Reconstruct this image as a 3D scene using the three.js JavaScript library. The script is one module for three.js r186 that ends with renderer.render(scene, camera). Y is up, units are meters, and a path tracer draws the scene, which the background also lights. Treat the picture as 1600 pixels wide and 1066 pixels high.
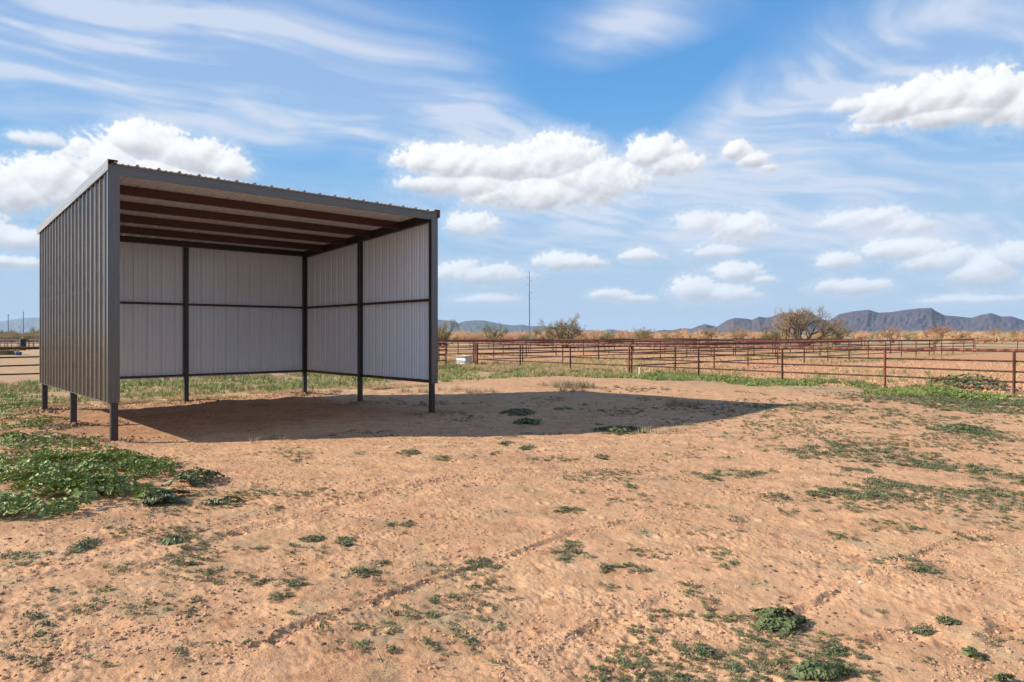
import * as THREE from 'three';
import { mergeGeometries } from 'three/addons/utils/BufferGeometryUtils.js';

// ---------------------------------------------------------------- camera, sky, sun, exposure
const EXPOSURE = 1.8, EYE = 1.679, FPX = 1067, YH = 523.2;   // eye height (m); lens and horizon measured in the photograph
const scene = new THREE.Scene();
const camera = new THREE.PerspectiveCamera(2 * Math.atan(533 / FPX) * 180 / Math.PI, 1600 / 1066, 0.1, 30000);
camera.position.set(0, EYE, 0);
camera.lookAt(0, EYE, -10);
camera.setViewOffset(1600, 1066, 0, 533 - YH, 1600, 1066);
const renderer = new THREE.WebGLRenderer();
renderer.toneMapping = THREE.LinearToneMapping;
renderer.toneMappingExposure = EXPOSURE;
renderer.shadowMap.enabled = true;

const SUN = new THREE.Vector3(-0.876, 0.454, 0.166).normalize();
const sun = new THREE.DirectionalLight(new THREE.Color(1, 0.93, 0.83), 5);
sun.name = 'sun';
sun.position.copy(SUN).multiplyScalar(60).add(new THREE.Vector3(0, 0, -14));
sun.target.position.set(0, 0, -14);
sun.castShadow = true;
sun.shadow.mapSize.set(4096, 4096);
Object.assign(sun.shadow.camera, { left: -40, right: 40, top: 40, bottom: -40, near: 1, far: 160 });
scene.add(sun, sun.target);

// ---------------------------------------------------------------- noise and small helpers
const rngOf = (s) => () => { s = (s + 0x6d2b79f5) | 0; let t = Math.imul(s ^ (s >>> 15), 1 | s); t = (t + Math.imul(t ^ (t >>> 7), 61 | t)) ^ t; return ((t ^ (t >>> 14)) >>> 0) / 4294967296; };
const PERM = new Uint8Array(512), GX = new Float32Array(256), GY = new Float32Array(256);
{
  const r = rngOf(7), p = Array.from({ length: 256 }, (_, i) => i);
  for (let i = 255; i > 0; i--) { const j = Math.floor(r() * (i + 1)); [p[i], p[j]] = [p[j], p[i]]; }
  for (let i = 0; i < 512; i++) PERM[i] = p[i & 255];
  for (let i = 0; i < 256; i++) { const a = r() * Math.PI * 2; GX[i] = Math.cos(a); GY[i] = Math.sin(a); }
}
function noise(x, y) {            // gradient noise, about -1..1
  const fx = Math.floor(x), fy = Math.floor(y), dx = x - fx, dy = y - fy, ix = fx & 255, iy = fy & 255;
  const u = dx * dx * dx * (dx * (dx * 6 - 15) + 10), v = dy * dy * dy * (dy * (dy * 6 - 15) + 10);
  const a = PERM[ix] + iy, b = PERM[ix + 1] + iy, h00 = PERM[a], h01 = PERM[a + 1], h10 = PERM[b], h11 = PERM[b + 1];
  const n00 = GX[h00] * dx + GY[h00] * dy, n10 = GX[h10] * (dx - 1) + GY[h10] * dy;
  const n01 = GX[h01] * dx + GY[h01] * (dy - 1), n11 = GX[h11] * (dx - 1) + GY[h11] * (dy - 1);
  return (n00 + u * (n10 - n00) + v * (n01 + u * (n11 - n01) - n00 - u * (n10 - n00))) * 1.5;
}
function fbm(x, y, o = 4) { let s = 0, a = 0.5; for (let i = 0; i < o; i++) { s += a * noise(x, y); a *= 0.5; const t = x * 1.6 - y * 1.2 + 5.3; y = x * 1.2 + y * 1.6 + 1.7; x = t; } return s; }
function billow(x, y, o = 4) { let s = 0, a = 0.5; for (let i = 0; i < o; i++) { s += a * (1 - 2 * Math.abs(noise(x, y))); a *= 0.52; const t = x * 1.6 - y * 1.2 + 5.3; y = x * 1.2 + y * 1.6 + 1.7; x = t; } return s; }
function cells(x, y) {            // round bumps: one minus the squared distance to the nearest of scattered points
  const ix = Math.floor(x), iy = Math.floor(y); let m = 9;
  for (let j = -1; j < 2; j++) for (let i = -1; i < 2; i++) { const h = PERM[PERM[(ix + i) & 255] + ((iy + j) & 255)], k = PERM[h + 91], a = ix + i + h / 256 - x, b = iy + j + k / 256 - y, d = a * a + b * b; if (d < m) m = d; }
  return 1 - m;
}
function puffy(x, y, o = 4) { let s = 0, a = 0.5; for (let i = 0; i < o; i++) { s += a * cells(x, y); a *= 0.5; const t = x * 1.6 - y * 1.2 + 5.3; y = x * 1.2 + y * 1.6 + 1.7; x = t; } return s; }
const clamp = (x, a = 0, b = 1) => Math.min(b, Math.max(a, x)), lerp = (a, b, t) => a + (b - a) * t;
const smooth = (a, b, x) => { const t = clamp((x - a) / (b - a)); return t * t * (3 - 2 * t); };
const lin = (c) => (c /= 255, c <= 0.04045 ? c / 12.92 : ((c + 0.055) / 1.055) ** 2.4);

// ---------------------------------------------------------------- the sky: blue air, cirrus and fair-weather cumulus
{
  const W = 4096, H = 2048, half = H / 2, data = new Float32Array(W * H * 4), DEG = 180 / Math.PI;
  const toDir = (px, py) => { const t = (px - 800) / FPX, az = Math.atan(t) * DEG, el = Math.atan((YH - py) / (FPX * Math.hypot(1, t))) * DEG; return [az, el]; };
  // cumulus puffs: seen position and half sizes, firmness
  const puffs = [];
  const puff = (px, py, rx, ry, k = 1) => { const [az, el] = toDir(px, py), t = (px - 800) / FPX; puffs.push([az, el, rx / FPX * DEG / (1 + t * t), ry / FPX * DEG / Math.hypot(1, t), k]); };
  [[225, 226, 62, 36], [300, 248, 75, 34], [165, 258, 70, 42], [95, 288, 90, 44], [15, 300, 75, 42], [358, 264, 42, 20], [240, 290, 130, 50], [55, 220, 55, 16, .55], [15, 375, 60, 26, .8], [28, 412, 45, 12, .75], [-70, 340, 80, 36],
    [665, 255, 50, 28], [715, 262, 72, 34], [790, 262, 76, 32], [872, 252, 66, 40], [925, 285, 84, 36], [850, 305, 130, 32], [735, 290, 100, 24], [655, 290, 42, 16, .8],
    [1022, 240, 46, 27], [1050, 258, 48, 24], [1152, 238, 24, 17], [1176, 253, 26, 14, .9], [1200, 264, 16, 7, .8], [738, 354, 44, 22, .8],
    [1400, 170, 70, 32], [1470, 155, 84, 38], [1545, 152, 84, 42], [1620, 165, 90, 46], [1480, 182, 150, 20], [1325, 168, 38, 14, .55], [1720, 160, 90, 40],
    [745, 430, 80, 22, .7], [760, 470, 60, 12, .35], [875, 410, 42, 17, .85], [915, 412, 34, 13, .8], [1000, 401, 34, 13, .75], [955, 462, 36, 11, .8], [990, 468, 40, 8, .7], [1085, 455, 40, 25, .9], [1140, 462, 46, 18, .8], [1150, 428, 44, 19, .8], [1195, 438, 24, 8, .6],
    [1155, 362, 52, 33, .75], [1105, 352, 60, 24, .5], [1120, 395, 50, 14, .5], [1350, 345, 80, 24, .5], [1420, 355, 50, 20, .45], [1415, 392, 70, 22, .75], [1310, 412, 36, 18, .75], [1330, 450, 64, 16, .75], [1470, 410, 70, 26, .6], [1535, 425, 60, 34, .7], [1520, 470, 90, 12, .5], [1600, 400, 70, 30, .5], [1690, 440, 90, 30, .7]].forEach((p) => puff(...p));
  const r = rngOf(41);
  for (let i = 0; i < 60; i++) {                                    // the same kind of cumulus all round the rest of the sky
    const az = 52 + r() * 256, el = 4 + 26 * r() * r(), s = (1.6 + el * 0.16) * (0.6 + r() * 0.8), n = 3 + Math.floor(r() * 4);
    for (let k = 0; k < n; k++) puffs.push([((az + (r() - 0.5) * s * 3.2 + 180) % 360) - 180, el + (r() - 0.4) * s * 0.5, s * (0.6 + r() * 0.6), s * (0.34 + r() * 0.25), 0.6 + r() * 0.4]);
  }
  const field = new Float32Array(W * half).fill(-9), firm = new Float32Array(W * half), rise = new Float32Array(W * half);
  for (const [az, el, rx, ry, k] of puffs) {
    const c0 = Math.floor((az - rx * 1.7 + 90) / 360 * W), c1 = Math.ceil((az + rx * 1.7 + 90) / 360 * W), r0 = Math.max(0, Math.floor((el - ry * 1.7) / 90 * half)), r1 = Math.min(half - 1, Math.ceil((el + ry * 1.9) / 90 * half));
    for (let row = r0; row <= r1; row++) for (let col = c0; col <= c1; col++) {
      const a = (col + 0.5) / W * 360 - 90 - az, e = (row + 0.5) / half * 90 - el, up = e / ry, f = 1 - (a / rx) ** 2 - (up < 0 ? up * 1.25 : up) ** 2, i = row * W + ((col % W) + W) % W;
      if (f > field[i]) { const w = smooth(-0.25, 0.25, f - Math.max(field[i], -1)); firm[i] = field[i] < -5 ? k : lerp(firm[i], k, w); rise[i] = field[i] < -5 ? up : lerp(rise[i], up, w); }
      const m = Math.max(f, field[i]), d = Math.abs(f - field[i]);
      field[i] = d < 0.5 ? m + (0.5 - d) * (0.5 - d) * 0.5 : m;
    }
  }
  const deep = new Float32Array(W * half);
  for (let row = 0; row < half; row++) for (let col = 0; col < W; col++) {
    const i = row * W + col;
    if (field[i] < -1.9) continue;
    const a = (col + 0.5) / W * 360, e = (row + 0.5) / half * 90, s = 0.46 * (1 + 0.5 * Math.exp(-e / 7));
    const wx = fbm(a * 0.9, e * 0.9, 6) * 1.0, wy = fbm(a * 0.9 + 40, e * 0.9, 6) * 1.0;
    deep[i] = field[i] * 0.72 + (puffy((a + wx) * s, (e + wy) * s * 1.1, 5) - 0.74) * 1.15 + 0.42 * fbm(a * 0.7, e * 0.9, 6) + 0.42 * fbm(a * 2.4, e * 2.7, 6) * smooth(1.2, 0.0, field[i]) + 0.2;
  }
  // cirrus: streaks on a high plane, seen in perspective
  const swath = (px, py, cx, cy, rx, ry, turn) => { const c = Math.cos(turn), s = Math.sin(turn), x = px - cx, y = py - cy; return Math.exp(-(((x * c + y * s) / rx) ** 2) - ((-x * s + y * c) / ry) ** 2); };
  for (let row = 0; row < half; row++) {
    const el = (row + 0.5) / half * Math.PI / 2, y = Math.sin(el), ce = Math.cos(el), g = el * DEG;
    // clear air from horizon to zenith (as displayed, 0..255)
    const keys = [[0, 190, 211, 229], [3, 183, 208, 231], [8, 160, 199, 234], [14, 124, 182, 234], [20, 102, 166, 228], [28, 86, 149, 218], [45, 70, 130, 204], [90, 54, 106, 184]];
    let k = 0; while (g > keys[k + 1][0]) k++;
    const t = (g - keys[k][0]) / (keys[k + 1][0] - keys[k][0]), air = [1, 2, 3].map((c) => lin(lerp(keys[k][c], keys[k + 1][c], t)));
    for (let col = 0; col < W; col++) {
      const azd = (col + 0.5) / W * 360 - 90, az = azd / DEG, i = row * W + col, dx = ce * Math.sin(az), df = ce * Math.cos(az);
      const q = 1 / (y + 0.13), X = dx * q, F = df * q;
      let px = 1e5, py = 0;
      if (df > 0.15) { px = 800 + FPX * dx / df; py = YH - FPX * y / df; }
      const w1 = fbm(X * 0.8 + 3, F * 0.8, 3), w2 = fbm(X * 0.8 + 31, F * 0.8 + 9, 3);
      const sx = X + w1 * 0.5, sf = F + w2 * 0.5, al = sx * 0.86 + sf * 0.5, ac = -sx * 0.5 + sf * 0.86;
      const streak0 = 0.5 + 0.6 * fbm(al * 0.9, ac * 1.7, 5) + 0.5 * fbm(al * 1.7 + 9, ac * 9, 7) + 0.5 * fbm(al * 2.6, ac * 3.4 + 7, 7);
      let cover = 0.36 + 0.5 * noise(X * 0.42 + 8.2, F * 0.42 + 2.1);
      if (px < 2600 && px > -1000) {
        const ex = px + w1 * 120, ey = py + w2 * 90, s = 1.25 * swath(ex, ey, 430, 105, 460, 115, 0.28) + 1.0 * swath(ex, ey, 90, 90, 360, 95, 0.2) + 0.75 * swath(px, py, 600, 185, 260, 40, 0.1) + 1.15 * swath(ex, ey, 1480, 40, 340, 80, -0.22) + 0.95 * swath(ex, ey, 1250, 165, 260, 65, -0.35) + 0.95 * swath(ex, ey, 960, 25, 130, 60, -0.3) + 0.85 * swath(px, py, 1250, 330, 560, 80, 0.02) + 0.5 * swath(px, py, 1350, 250, 400, 60, 0);
        const w = smooth(2600, 1900, px) * smooth(-1000, -300, px) * smooth(-900, -300, py);
        const qx = px + w1 * 160, qy = py + w2 * 130, open = 0.62 * swath(qx, qy, 860, 140, 170, 100, 0.2) + 0.5 * swath(qx, qy, 1080, 100, 120, 80, -0.5) + 0.45 * swath(qx, qy, 520, 270, 180, 45, 0.1);
        cover = lerp(cover, clamp(clamp(s, 0, 1.1) - open) * 0.92, w);
      }
      const streak = clamp(smooth(0.2, 0.9, streak0) * cover * 1.2 + cover * 0.42) * smooth(0.5, 6, g) * 0.84;
      let R = lerp(air[0], lin(219), streak), G = lerp(air[1], lin(228), streak), B = lerp(air[2], lin(244), streak);
      const d = deep[i];
      if (field[i] > -1.9) {
        const fray = 0.34 * fbm(azd * 5.5 + 3, g * 6.5, 5) * smooth(0.7, 0.0, d), soft = lerp(0.95, 0.3, firm[i]) * (1 + 1.8 * smooth(0.2, -0.9, rise[i])), a = Math.max(smooth(0, soft, d + fray) * lerp(0.55, 1, firm[i]), 0.3 * smooth(-0.75, 0.35, d + 1.2 * fray) * firm[i]);
        if (a > 0) {
          const st = 5, l = row * W + (col + W - st) % W, rr = row * W + (col + st) % W, u = Math.min(half - 1, row + st) * W + col, b = Math.max(0, row - st) * W + col;
          const z = (j) => Math.pow(clamp(Math.max(deep[j], -0.2) + 0.2, 0, 2), 0.7), nx = (z(l) - z(rr)) * 2.1, ny = (z(b) - z(u)) * 2.1, il = 1 / Math.hypot(nx, ny, 1);
          const lit = (nx * -0.6 + ny * 0.62 + 0.5) * il;
          const under = smooth(0.5, -0.75, rise[i] + fbm(azd * 0.5, g * 0.8, 3) * 0.7) * smooth(0.1, 0.75, d);
          let v = 248 + 24 * clamp(lit - 0.32, -1, 0.6) - 36 * under * lerp(0.5, 1, firm[i]);
          const far = Math.exp(-g / 6) * 0.45, cr = lerp(lin(v), air[0], far), cg = lerp(lin(v + 1 - 0.5 * under), air[1], far), cb = lerp(lin(v + 3 + 4 * under), air[2], far * 0.8);
          R = lerp(R, cr, a); G = lerp(G, cg, a); B = lerp(B, cb, a);
        }
      }
      const o = ((half + row) * W + col) * 4;
      data[o] = R / EXPOSURE; data[o + 1] = G / EXPOSURE; data[o + 2] = B / EXPOSURE; data[o + 3] = 1;
    }
  }
  for (let i = 0; i < half * W; i++) { data[i * 4] = 0.2; data[i * 4 + 1] = 0.17; data[i * 4 + 2] = 0.14; data[i * 4 + 3] = 1; }
  const sky = new THREE.DataTexture(data, W, H, THREE.RGBAFormat, THREE.FloatType);
  sky.mapping = THREE.EquirectangularReflectionMapping; sky.magFilter = THREE.LinearFilter; sky.needsUpdate = true;
  scene.background = sky; scene.environment = sky;
}

// ---------------------------------------------------------------- places: the shed's corner and axes, the fences, the eye's view of the ground
const ANG = 47.1 * Math.PI / 180, SA = Math.sin(ANG), CA = Math.cos(ANG), X0 = -6.08, F0 = 10.34;      // u runs along the open front, v into the shed
const SHED_W = 6.1, SHED_D = 6.03, POST_STEP = 3.31, FENCE_U = 20.5, FENCE_V = 5.92;
const place = (u, v) => [X0 + u * SA - v * CA, F0 + u * CA + v * SA];                                    // (x, distance ahead)
const local = (x, f) => { const a = x - X0, b = f - F0; return [a * SA + b * CA, -a * CA + b * SA]; };
const onGround = (px, py) => { const f = FPX * EYE / (py - YH); return [(px - 800) / FPX * f, f]; };     // where a spot of the photographed ground lies
const tag = (o, label, category, group, kind) => { Object.assign(o.userData, { label }, category && { category }, group && { group }, kind && { kind }); return o; };
const names = new Map();
const numbered = (n) => { const k = names.get(n) ?? 0; names.set(n, k + 1); return k ? n + '_' + String(k).padStart(3, '0') : n; };
const top = (o, name) => { o.name = numbered(name); scene.add(o); return o; };
const mesh = (name, geometry, material, parent) => { const m = new THREE.Mesh(geometry, material); m.name = name; parent?.add(m); return m; };

// ---------------------------------------------------------------- procedural textures
function texture(size, fill, srgb) {
  const d = new Uint8Array(size * size * 4);
  for (let y = 0; y < size; y++) for (let x = 0; x < size; x++) { const c = fill(x / size, y / size), o = (y * size + x) * 4; for (let k = 0; k < 3; k++) d[o + k] = clamp(c[k] ?? c[0], 0, 1) * 255; d[o + 3] = 255; }
  const t = new THREE.DataTexture(d, size, size); t.wrapS = t.wrapT = THREE.RepeatWrapping; t.magFilter = THREE.LinearFilter; t.generateMipmaps = true; t.needsUpdate = true;
  if (srgb) t.colorSpace = THREE.SRGBColorSpace;
  return t;
}
const ring = (fn, n) => (u, v) => {                     // a tiling version of a noise: four shifted copies blended across the tile
  const a = fn(u * n, v * n), b = fn(u * n - n + 50, v * n), c = fn(u * n, v * n - n + 50), d = fn(u * n - n + 50, v * n - n + 50), x = smooth(0.75, 1, u), y = smooth(0.75, 1, v);
  return lerp(lerp(a, b, x), lerp(c, d, x), y);
};
function sandTextures() {
  const lumps = ring((x, y) => fbm(x, y, 4), 14), grit = ring((x, y) => fbm(x, y, 2), 90), clods = ring((x, y) => cells(x, y), 46), patch = ring((x, y) => fbm(x, y, 4), 5), crumbs = ring((x, y) => cells(x, y), 110);
  const h = (u, v) => 0.5 + 0.42 * lumps(u, v) + 0.16 * grit(u, v) + 0.16 * (clods(u, v) - 0.75) * smooth(-0.1, 0.3, patch(u, v)) + 0.08 * (crumbs(u, v) - 0.7);
  const bump = texture(1024, (u, v) => [h(u, v)]);
  const tone = ring((x, y) => fbm(x + 20, y + 3, 5), 7), speck = ring((x, y) => noise(x, y), 150), red = ring((x, y) => fbm(x + 70, y, 3), 9);
  const color = texture(1024, (u, v) => {
    let t = 0.865 + 0.13 * tone(u, v) + 0.06 * grit(u + 0.3, v) + 0.06 * lumps(u, v);
    const s = speck(u, v); if (s > 0.5) t -= 0.3 * (s - 0.5) / 0.3; if (s < -0.66) t += 0.1;
    const q = red(u, v) * 0.06; return [t + q * 0.4, t - q * 0.3, t - q];
  }, true);
  return { bump, color };
}
const SAND = sandTextures();

// ---------------------------------------------------------------- the lie of the ground
// wheel ruts across the yard, as measured spots on the ground: [points, depth, half width]
const RUTS = [
  [[[330, 1050], [400, 1012], [500, 968], [640, 916], [780, 868], [900, 830], [1010, 806]], 0.022, 0.045],
  [[[816, 1032], [928, 972], [1010, 935], [1080, 905]], 0.018, 0.06],
  [[[1160, 1000], [1244, 952], [1304, 920], [1360, 893], [1425, 865], [1492, 840], [1560, 818]], 0.026, 0.045],
  [[[1300, 1015], [1332, 1002], [1424, 980], [1450, 960]], 0.03, 0.055],
  [[[1500, 1062], [1530, 1030], [1545, 990], [1560, 950]], 0.03, 0.06],
  [[[150, 915], [260, 880], [370, 832], [470, 806], [600, 770], [720, 745]], 0.022, 0.09],
  [[[0, 930], [100, 896], [200, 862], [330, 824], [430, 800]], 0.02, 0.09],
  [[[0, 1062], [140, 1020], [260, 985], [370, 955]], 0.016, 0.08],
  [[[480, 790], [560, 772], [700, 752], [860, 735]], 0.016, 0.1],
].map(([p, d, w]) => [p.map((q) => onGround(...q)), d, w]);
const BOX = RUTS.map(([p, , w]) => [Math.min(...p.map((q) => q[0])) - 4 * w, Math.max(...p.map((q) => q[0])) + 4 * w, Math.min(...p.map((q) => q[1])) - 4 * w, Math.max(...p.map((q) => q[1])) + 4 * w]);
function ruts(x, f) {
  let h = 0;
  for (let k = 0; k < RUTS.length; k++) {
    const b = BOX[k]; if (x < b[0] || x > b[1] || f < b[2] || f > b[3]) continue;
    const [p, depth, w] = RUTS[k]; let best = 1e9, side = 0, run = 0, at = 0;
    for (let i = 0; i + 1 < p.length; i++) {
      const [ax, af] = p[i], dx = p[i + 1][0] - ax, df = p[i + 1][1] - af, L = Math.hypot(dx, df), t = clamp(((x - ax) * dx + (f - af) * df) / (L * L)), ex = x - ax - dx * t, ef = f - af - df * t, d = Math.hypot(ex, ef);
      if (d < best) { best = d; side = Math.sign(dx * ef - df * ex) || 1; at = run + t * L; }
      run += L;
    }
    const ends = smooth(0, 0.5, at) * smooth(0, 0.5, run - at), s = best * side / w + 0.6 * noise(x * 5, f * 5), n = (0.55 + 0.7 * noise(at * 2.2 + k * 9, 3.3)) * ends;
    // a pressed flat on one side, a crumbled lip on the other
    h += depth * clamp(n, 0, 1.2) * (-0.75 * Math.exp(-((s + 0.5) ** 2) * 1.1) + 0.85 * Math.exp(-((s - 0.75) ** 2) * 2.2));
    h += 0.005 * ends * Math.exp(-((s + 0.8) ** 2) * 0.8) * Math.sin(at * 85 + side) * smooth(-0.2, 0.4, noise(at * 1.1, k));
  }
  return h;
}
const inPen = (u, v) => smooth(FENCE_U - 0.2, FENCE_U + 1.2, u);                                       // beyond the near rail fence
function bare(x, f) { return smooth(-0.25, 0.35, fbm(x * 0.22 + 4, f * 0.22 + 9, 3)); }
function height(x, f) {
  const r = Math.hypot(x, f);
  let h = (0.05 * noise(x * 0.09 + 3, f * 0.09) + 0.03 * noise(x * 0.3, f * 0.3 + 5)) * smooth(160, 40, r);
  if (r > 70) return h - 0.06 * smooth(60, 200, r);
  const [u, v] = local(x, f), fine = smooth(70, 30, r), pen = inPen(u, v), rough = bare(x, f), crumb = smooth(-0.12, 0.3, fbm(x * 0.75 + 17, f * 0.75, 3) + 0.5 * fbm(x * 2.3, f * 2.3 + 5, 2));
  h += fine * (0.022 * fbm(x * 0.9, f * 0.9, 3) + (0.006 + 0.011 * rough) * fbm(x * 3.1 + 7, f * 3.1, 3) + crumb * (0.011 * (cells(x * 7.3 + fbm(x * 4, f * 4, 2), f * 7.3) - 0.7) + 0.01 * (cells(x * 17 + noise(x * 5, f * 5), f * 16) - 0.7)) + 0.004 * noise(x * 13, f * 13) + (0.002 + 0.004 * crumb) * noise(x * 33, f * 33));
  // hoof and boot prints
  const cx = Math.floor(x / 0.5), cf = Math.floor(f / 0.5), q = PERM[PERM[cx & 255] + (cf & 255)], q2 = PERM[q + 17];
  if (q < 70 && r < 30) { const dx = x - (cx + 0.3 + 0.4 * q2 / 256) * 0.5, df = f - (cf + 0.3 + 0.4 * PERM[q2 + 5] / 256) * 0.5, d = Math.hypot(dx * 1.2, df) / (0.05 + 0.03 * q / 120); if (d < 2) h += 0.010 * (-Math.exp(-d * d * 1.6) + 0.75 * Math.exp(-((d - 1.15) ** 2) * 9)); }
  h += ruts(x, f);
  h += pen * fine * (0.05 * (cells(x * 2.6 + 0.4 * noise(x * 2, f * 2), f * 2.6) - 0.7) + 0.03 * fbm(x * 3, f * 3, 3)) * smooth(-0.2, 0.2, fbm(x * 0.12, f * 0.12 + 3, 2) + 0.15);
  // heaped earth along the back wall and thrown up round the posts
  h += 0.11 * Math.exp(-(((v - SHED_D + 0.1) / 0.75) ** 2)) * smooth(-0.6, 0.6, u) * smooth(SHED_W + 2.4, SHED_W + 0.3, u) * (0.55 + 0.9 * fbm(x * 1.1 + 2, f * 1.1, 3)) + 0.05 * Math.exp(-(((v - SHED_D - 1.2) / 0.9) ** 2)) * smooth(-1, 1, u) * smooth(SHED_W + 6, SHED_W, u) * (0.5 + fbm(x * 2.1, f * 2.1, 3));
  const pu = Math.min(Math.abs(u), Math.abs(u - SHED_W)), pv = Math.min(Math.abs(v), Math.abs(v - SHED_D / 2), Math.abs(v - SHED_D)), pd = Math.hypot(pu, pv);
  if (pd < 1.2 && v > -1.3 && v < SHED_D + 1.3 && u > -1.3 && u < SHED_W + 1.3) h += Math.exp(-pd * pd * 9) * (0.03 + 0.05 * (cells(x * 8, f * 8) - 0.5));
  return h;
}
const drop = (px, py) => { const [x, f] = onGround(px, py); return new THREE.Vector3(x, height(x, f), -f); };

// ---------------------------------------------------------------- where weeds grow: spots on the ground with half widths (measured across and along the view)
const spot = (px, py, wx, wy, k = 1) => { const [x, f] = onGround(px, py), [, f2] = onGround(px, py - wy), [, f1] = onGround(px, py + wy); return [x, (f1 + f2) / 2, wx / FPX * f, (f2 - f1) / 2, k]; };
const LOW = [[690, 950, 130, 75, .85], [740, 935, 70, 40, .8], [610, 960, 70, 40, .7], [520, 985, 60, 30, .6], [480, 858, 60, 14, .7], [590, 878, 26, 10, .9], [565, 892, 22, 8, .9], [445, 925, 26, 14, .9], [625, 825, 22, 9, .9], [545, 845, 16, 7], [490, 842, 14, 5], [745, 875, 16, 8, .9],
  [890, 862, 24, 16, 1.2], [945, 885, 22, 8, .9], [985, 884, 26, 10, .8], [885, 797, 22, 5, 1], [640, 712, 16, 5, 1.1], [695, 720, 14, 4, .8], [792, 694, 8, 3, .9], [820, 700, 8, 3], [945, 716, 12, 3], [980, 760, 12, 4],
  [160, 950, 150, 46, .75], [250, 900, 90, 22, .85], [60, 1000, 70, 40, .7], [40, 880, 50, 16, 1], [140, 1040, 80, 20, .6], [285, 880, 50, 12, .85], [300, 1030, 90, 26, .45], [270, 845, 25, 8, .8], [130, 860, 16, 8, 1.2], [380, 1010, 60, 16, .4],
  [1365, 712, 105, 13, 1.1], [1440, 724, 34, 10, 1.2], [1345, 697, 80, 8, .7], [1240, 700, 70, 8, .6], [1190, 683, 90, 8, .5], [1365, 770, 66, 15, 1.15], [1400, 758, 34, 10, 1.2], [1310, 765, 26, 6, 1], [1540, 682, 75, 9, .9], [1505, 674, 40, 6, 1.2], [1540, 778, 90, 17, 1.2], [1590, 745, 40, 22, 1.2], [1520, 745, 28, 8, .9], [1130, 738, 54, 6, 1], [1110, 744, 16, 5, 1.1], [1190, 736, 30, 5, .9], [1335, 733, 16, 5, 1], [1218, 778, 20, 8, .9],
  [1276, 770, 12, 4, .9], [1235, 800, 16, 9, .9], [1345, 796, 26, 6, .7], [1395, 820, 46, 14, .75], [1320, 836, 26, 7, .7], [1455, 886, 46, 18, 1.05], [1395, 882, 36, 10, .8], [1560, 815, 70, 16, .85], [1530, 838, 40, 10, .7], [1100, 825, 55, 12, .5], [1080, 788, 40, 5, .45], [1190, 850, 40, 8, .5], [1010, 832, 30, 14, .6], [960, 885, 20, 12, .6],
  [1085, 955, 40, 12, .5], [1160, 985, 30, 16, .5], [1070, 1005, 40, 16, .55], [1110, 1012, 20, 8, .7], [1150, 1040, 20, 8, .4], [1205, 1030, 20, 8, .45], [1300, 1010, 22, 7, .5], [1345, 1020, 14, 7, .7], [1480, 965, 20, 5, .8], [1440, 980, 12, 5, .9], [1560, 1000, 50, 20, .7], [1350, 950, 60, 10, .35], [1010, 985, 30, 18, .45], [760, 1040, 70, 20, .4],
  [1440, 660, 160, 12, .5], [1180, 640, 120, 12, .45], [1540, 640, 90, 12, .7], [1480, 628, 130, 8, .9], [1570, 628, 60, 8, .9], [1330, 640, 90, 8, .5], [810, 645, 24, 4, 1.2], [824, 660, 20, 3.5, 1.2], [968, 674, 38, 5, 1.4], [880, 640, 18, 3, .7], [930, 632, 30, 4, .35], [1010, 640, 40, 4, .35], [1080, 660, 60, 8, .45], [1000, 610, 60, 5, .4],
  [120, 665, 80, 6, .5], [40, 680, 50, 12, .8], [90, 690, 60, 10, .6], [220, 730, 50, 6, .4]].map((s) => spot(...s));
const BROAD = [[40, 795, 110, 28, 1.25], [120, 792, 80, 22, 1.2], [175, 775, 60, 18, 1], [60, 748, 90, 20, 1], [140, 742, 80, 18, 1], [215, 735, 50, 10, .8], [265, 730, 34, 6, .6], [20, 725, 60, 12, .8], [110, 715, 60, 10, .75], [40, 700, 60, 9, .6], [15, 770, 50, 14, 1.1], [228, 788, 30, 8, .7], [60, 816, 60, 10, .9], [160, 722, 70, 10, .7], [200, 755, 60, 14, 1], [90, 770, 90, 18, 1.15], [10, 745, 40, 18, 1], [120, 735, 110, 14, .9], [0, 812, 60, 14, 1.1], [245, 745, 40, 8, .7], [60, 660, 44, 6, .5], [12, 655, 30, 8, .6], [20, 640, 60, 8, .6], [20, 668, 50, 7, .6], [50, 690, 60, 7, .7], [130, 700, 40, 5, .6], [10, 690, 30, 8, .7]].map((s) => spot(...s));
const cover = (list, x, f) => { let c = 0; for (const [sx, sf, rx, rf, k] of list) { const a = (x - sx) / rx, b = (f - sf) / rf, d = a * a + b * b; if (d < 2.5) c = Math.max(c, k * (1 - d / 1.6)); } return Math.max(0, c); };

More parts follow.
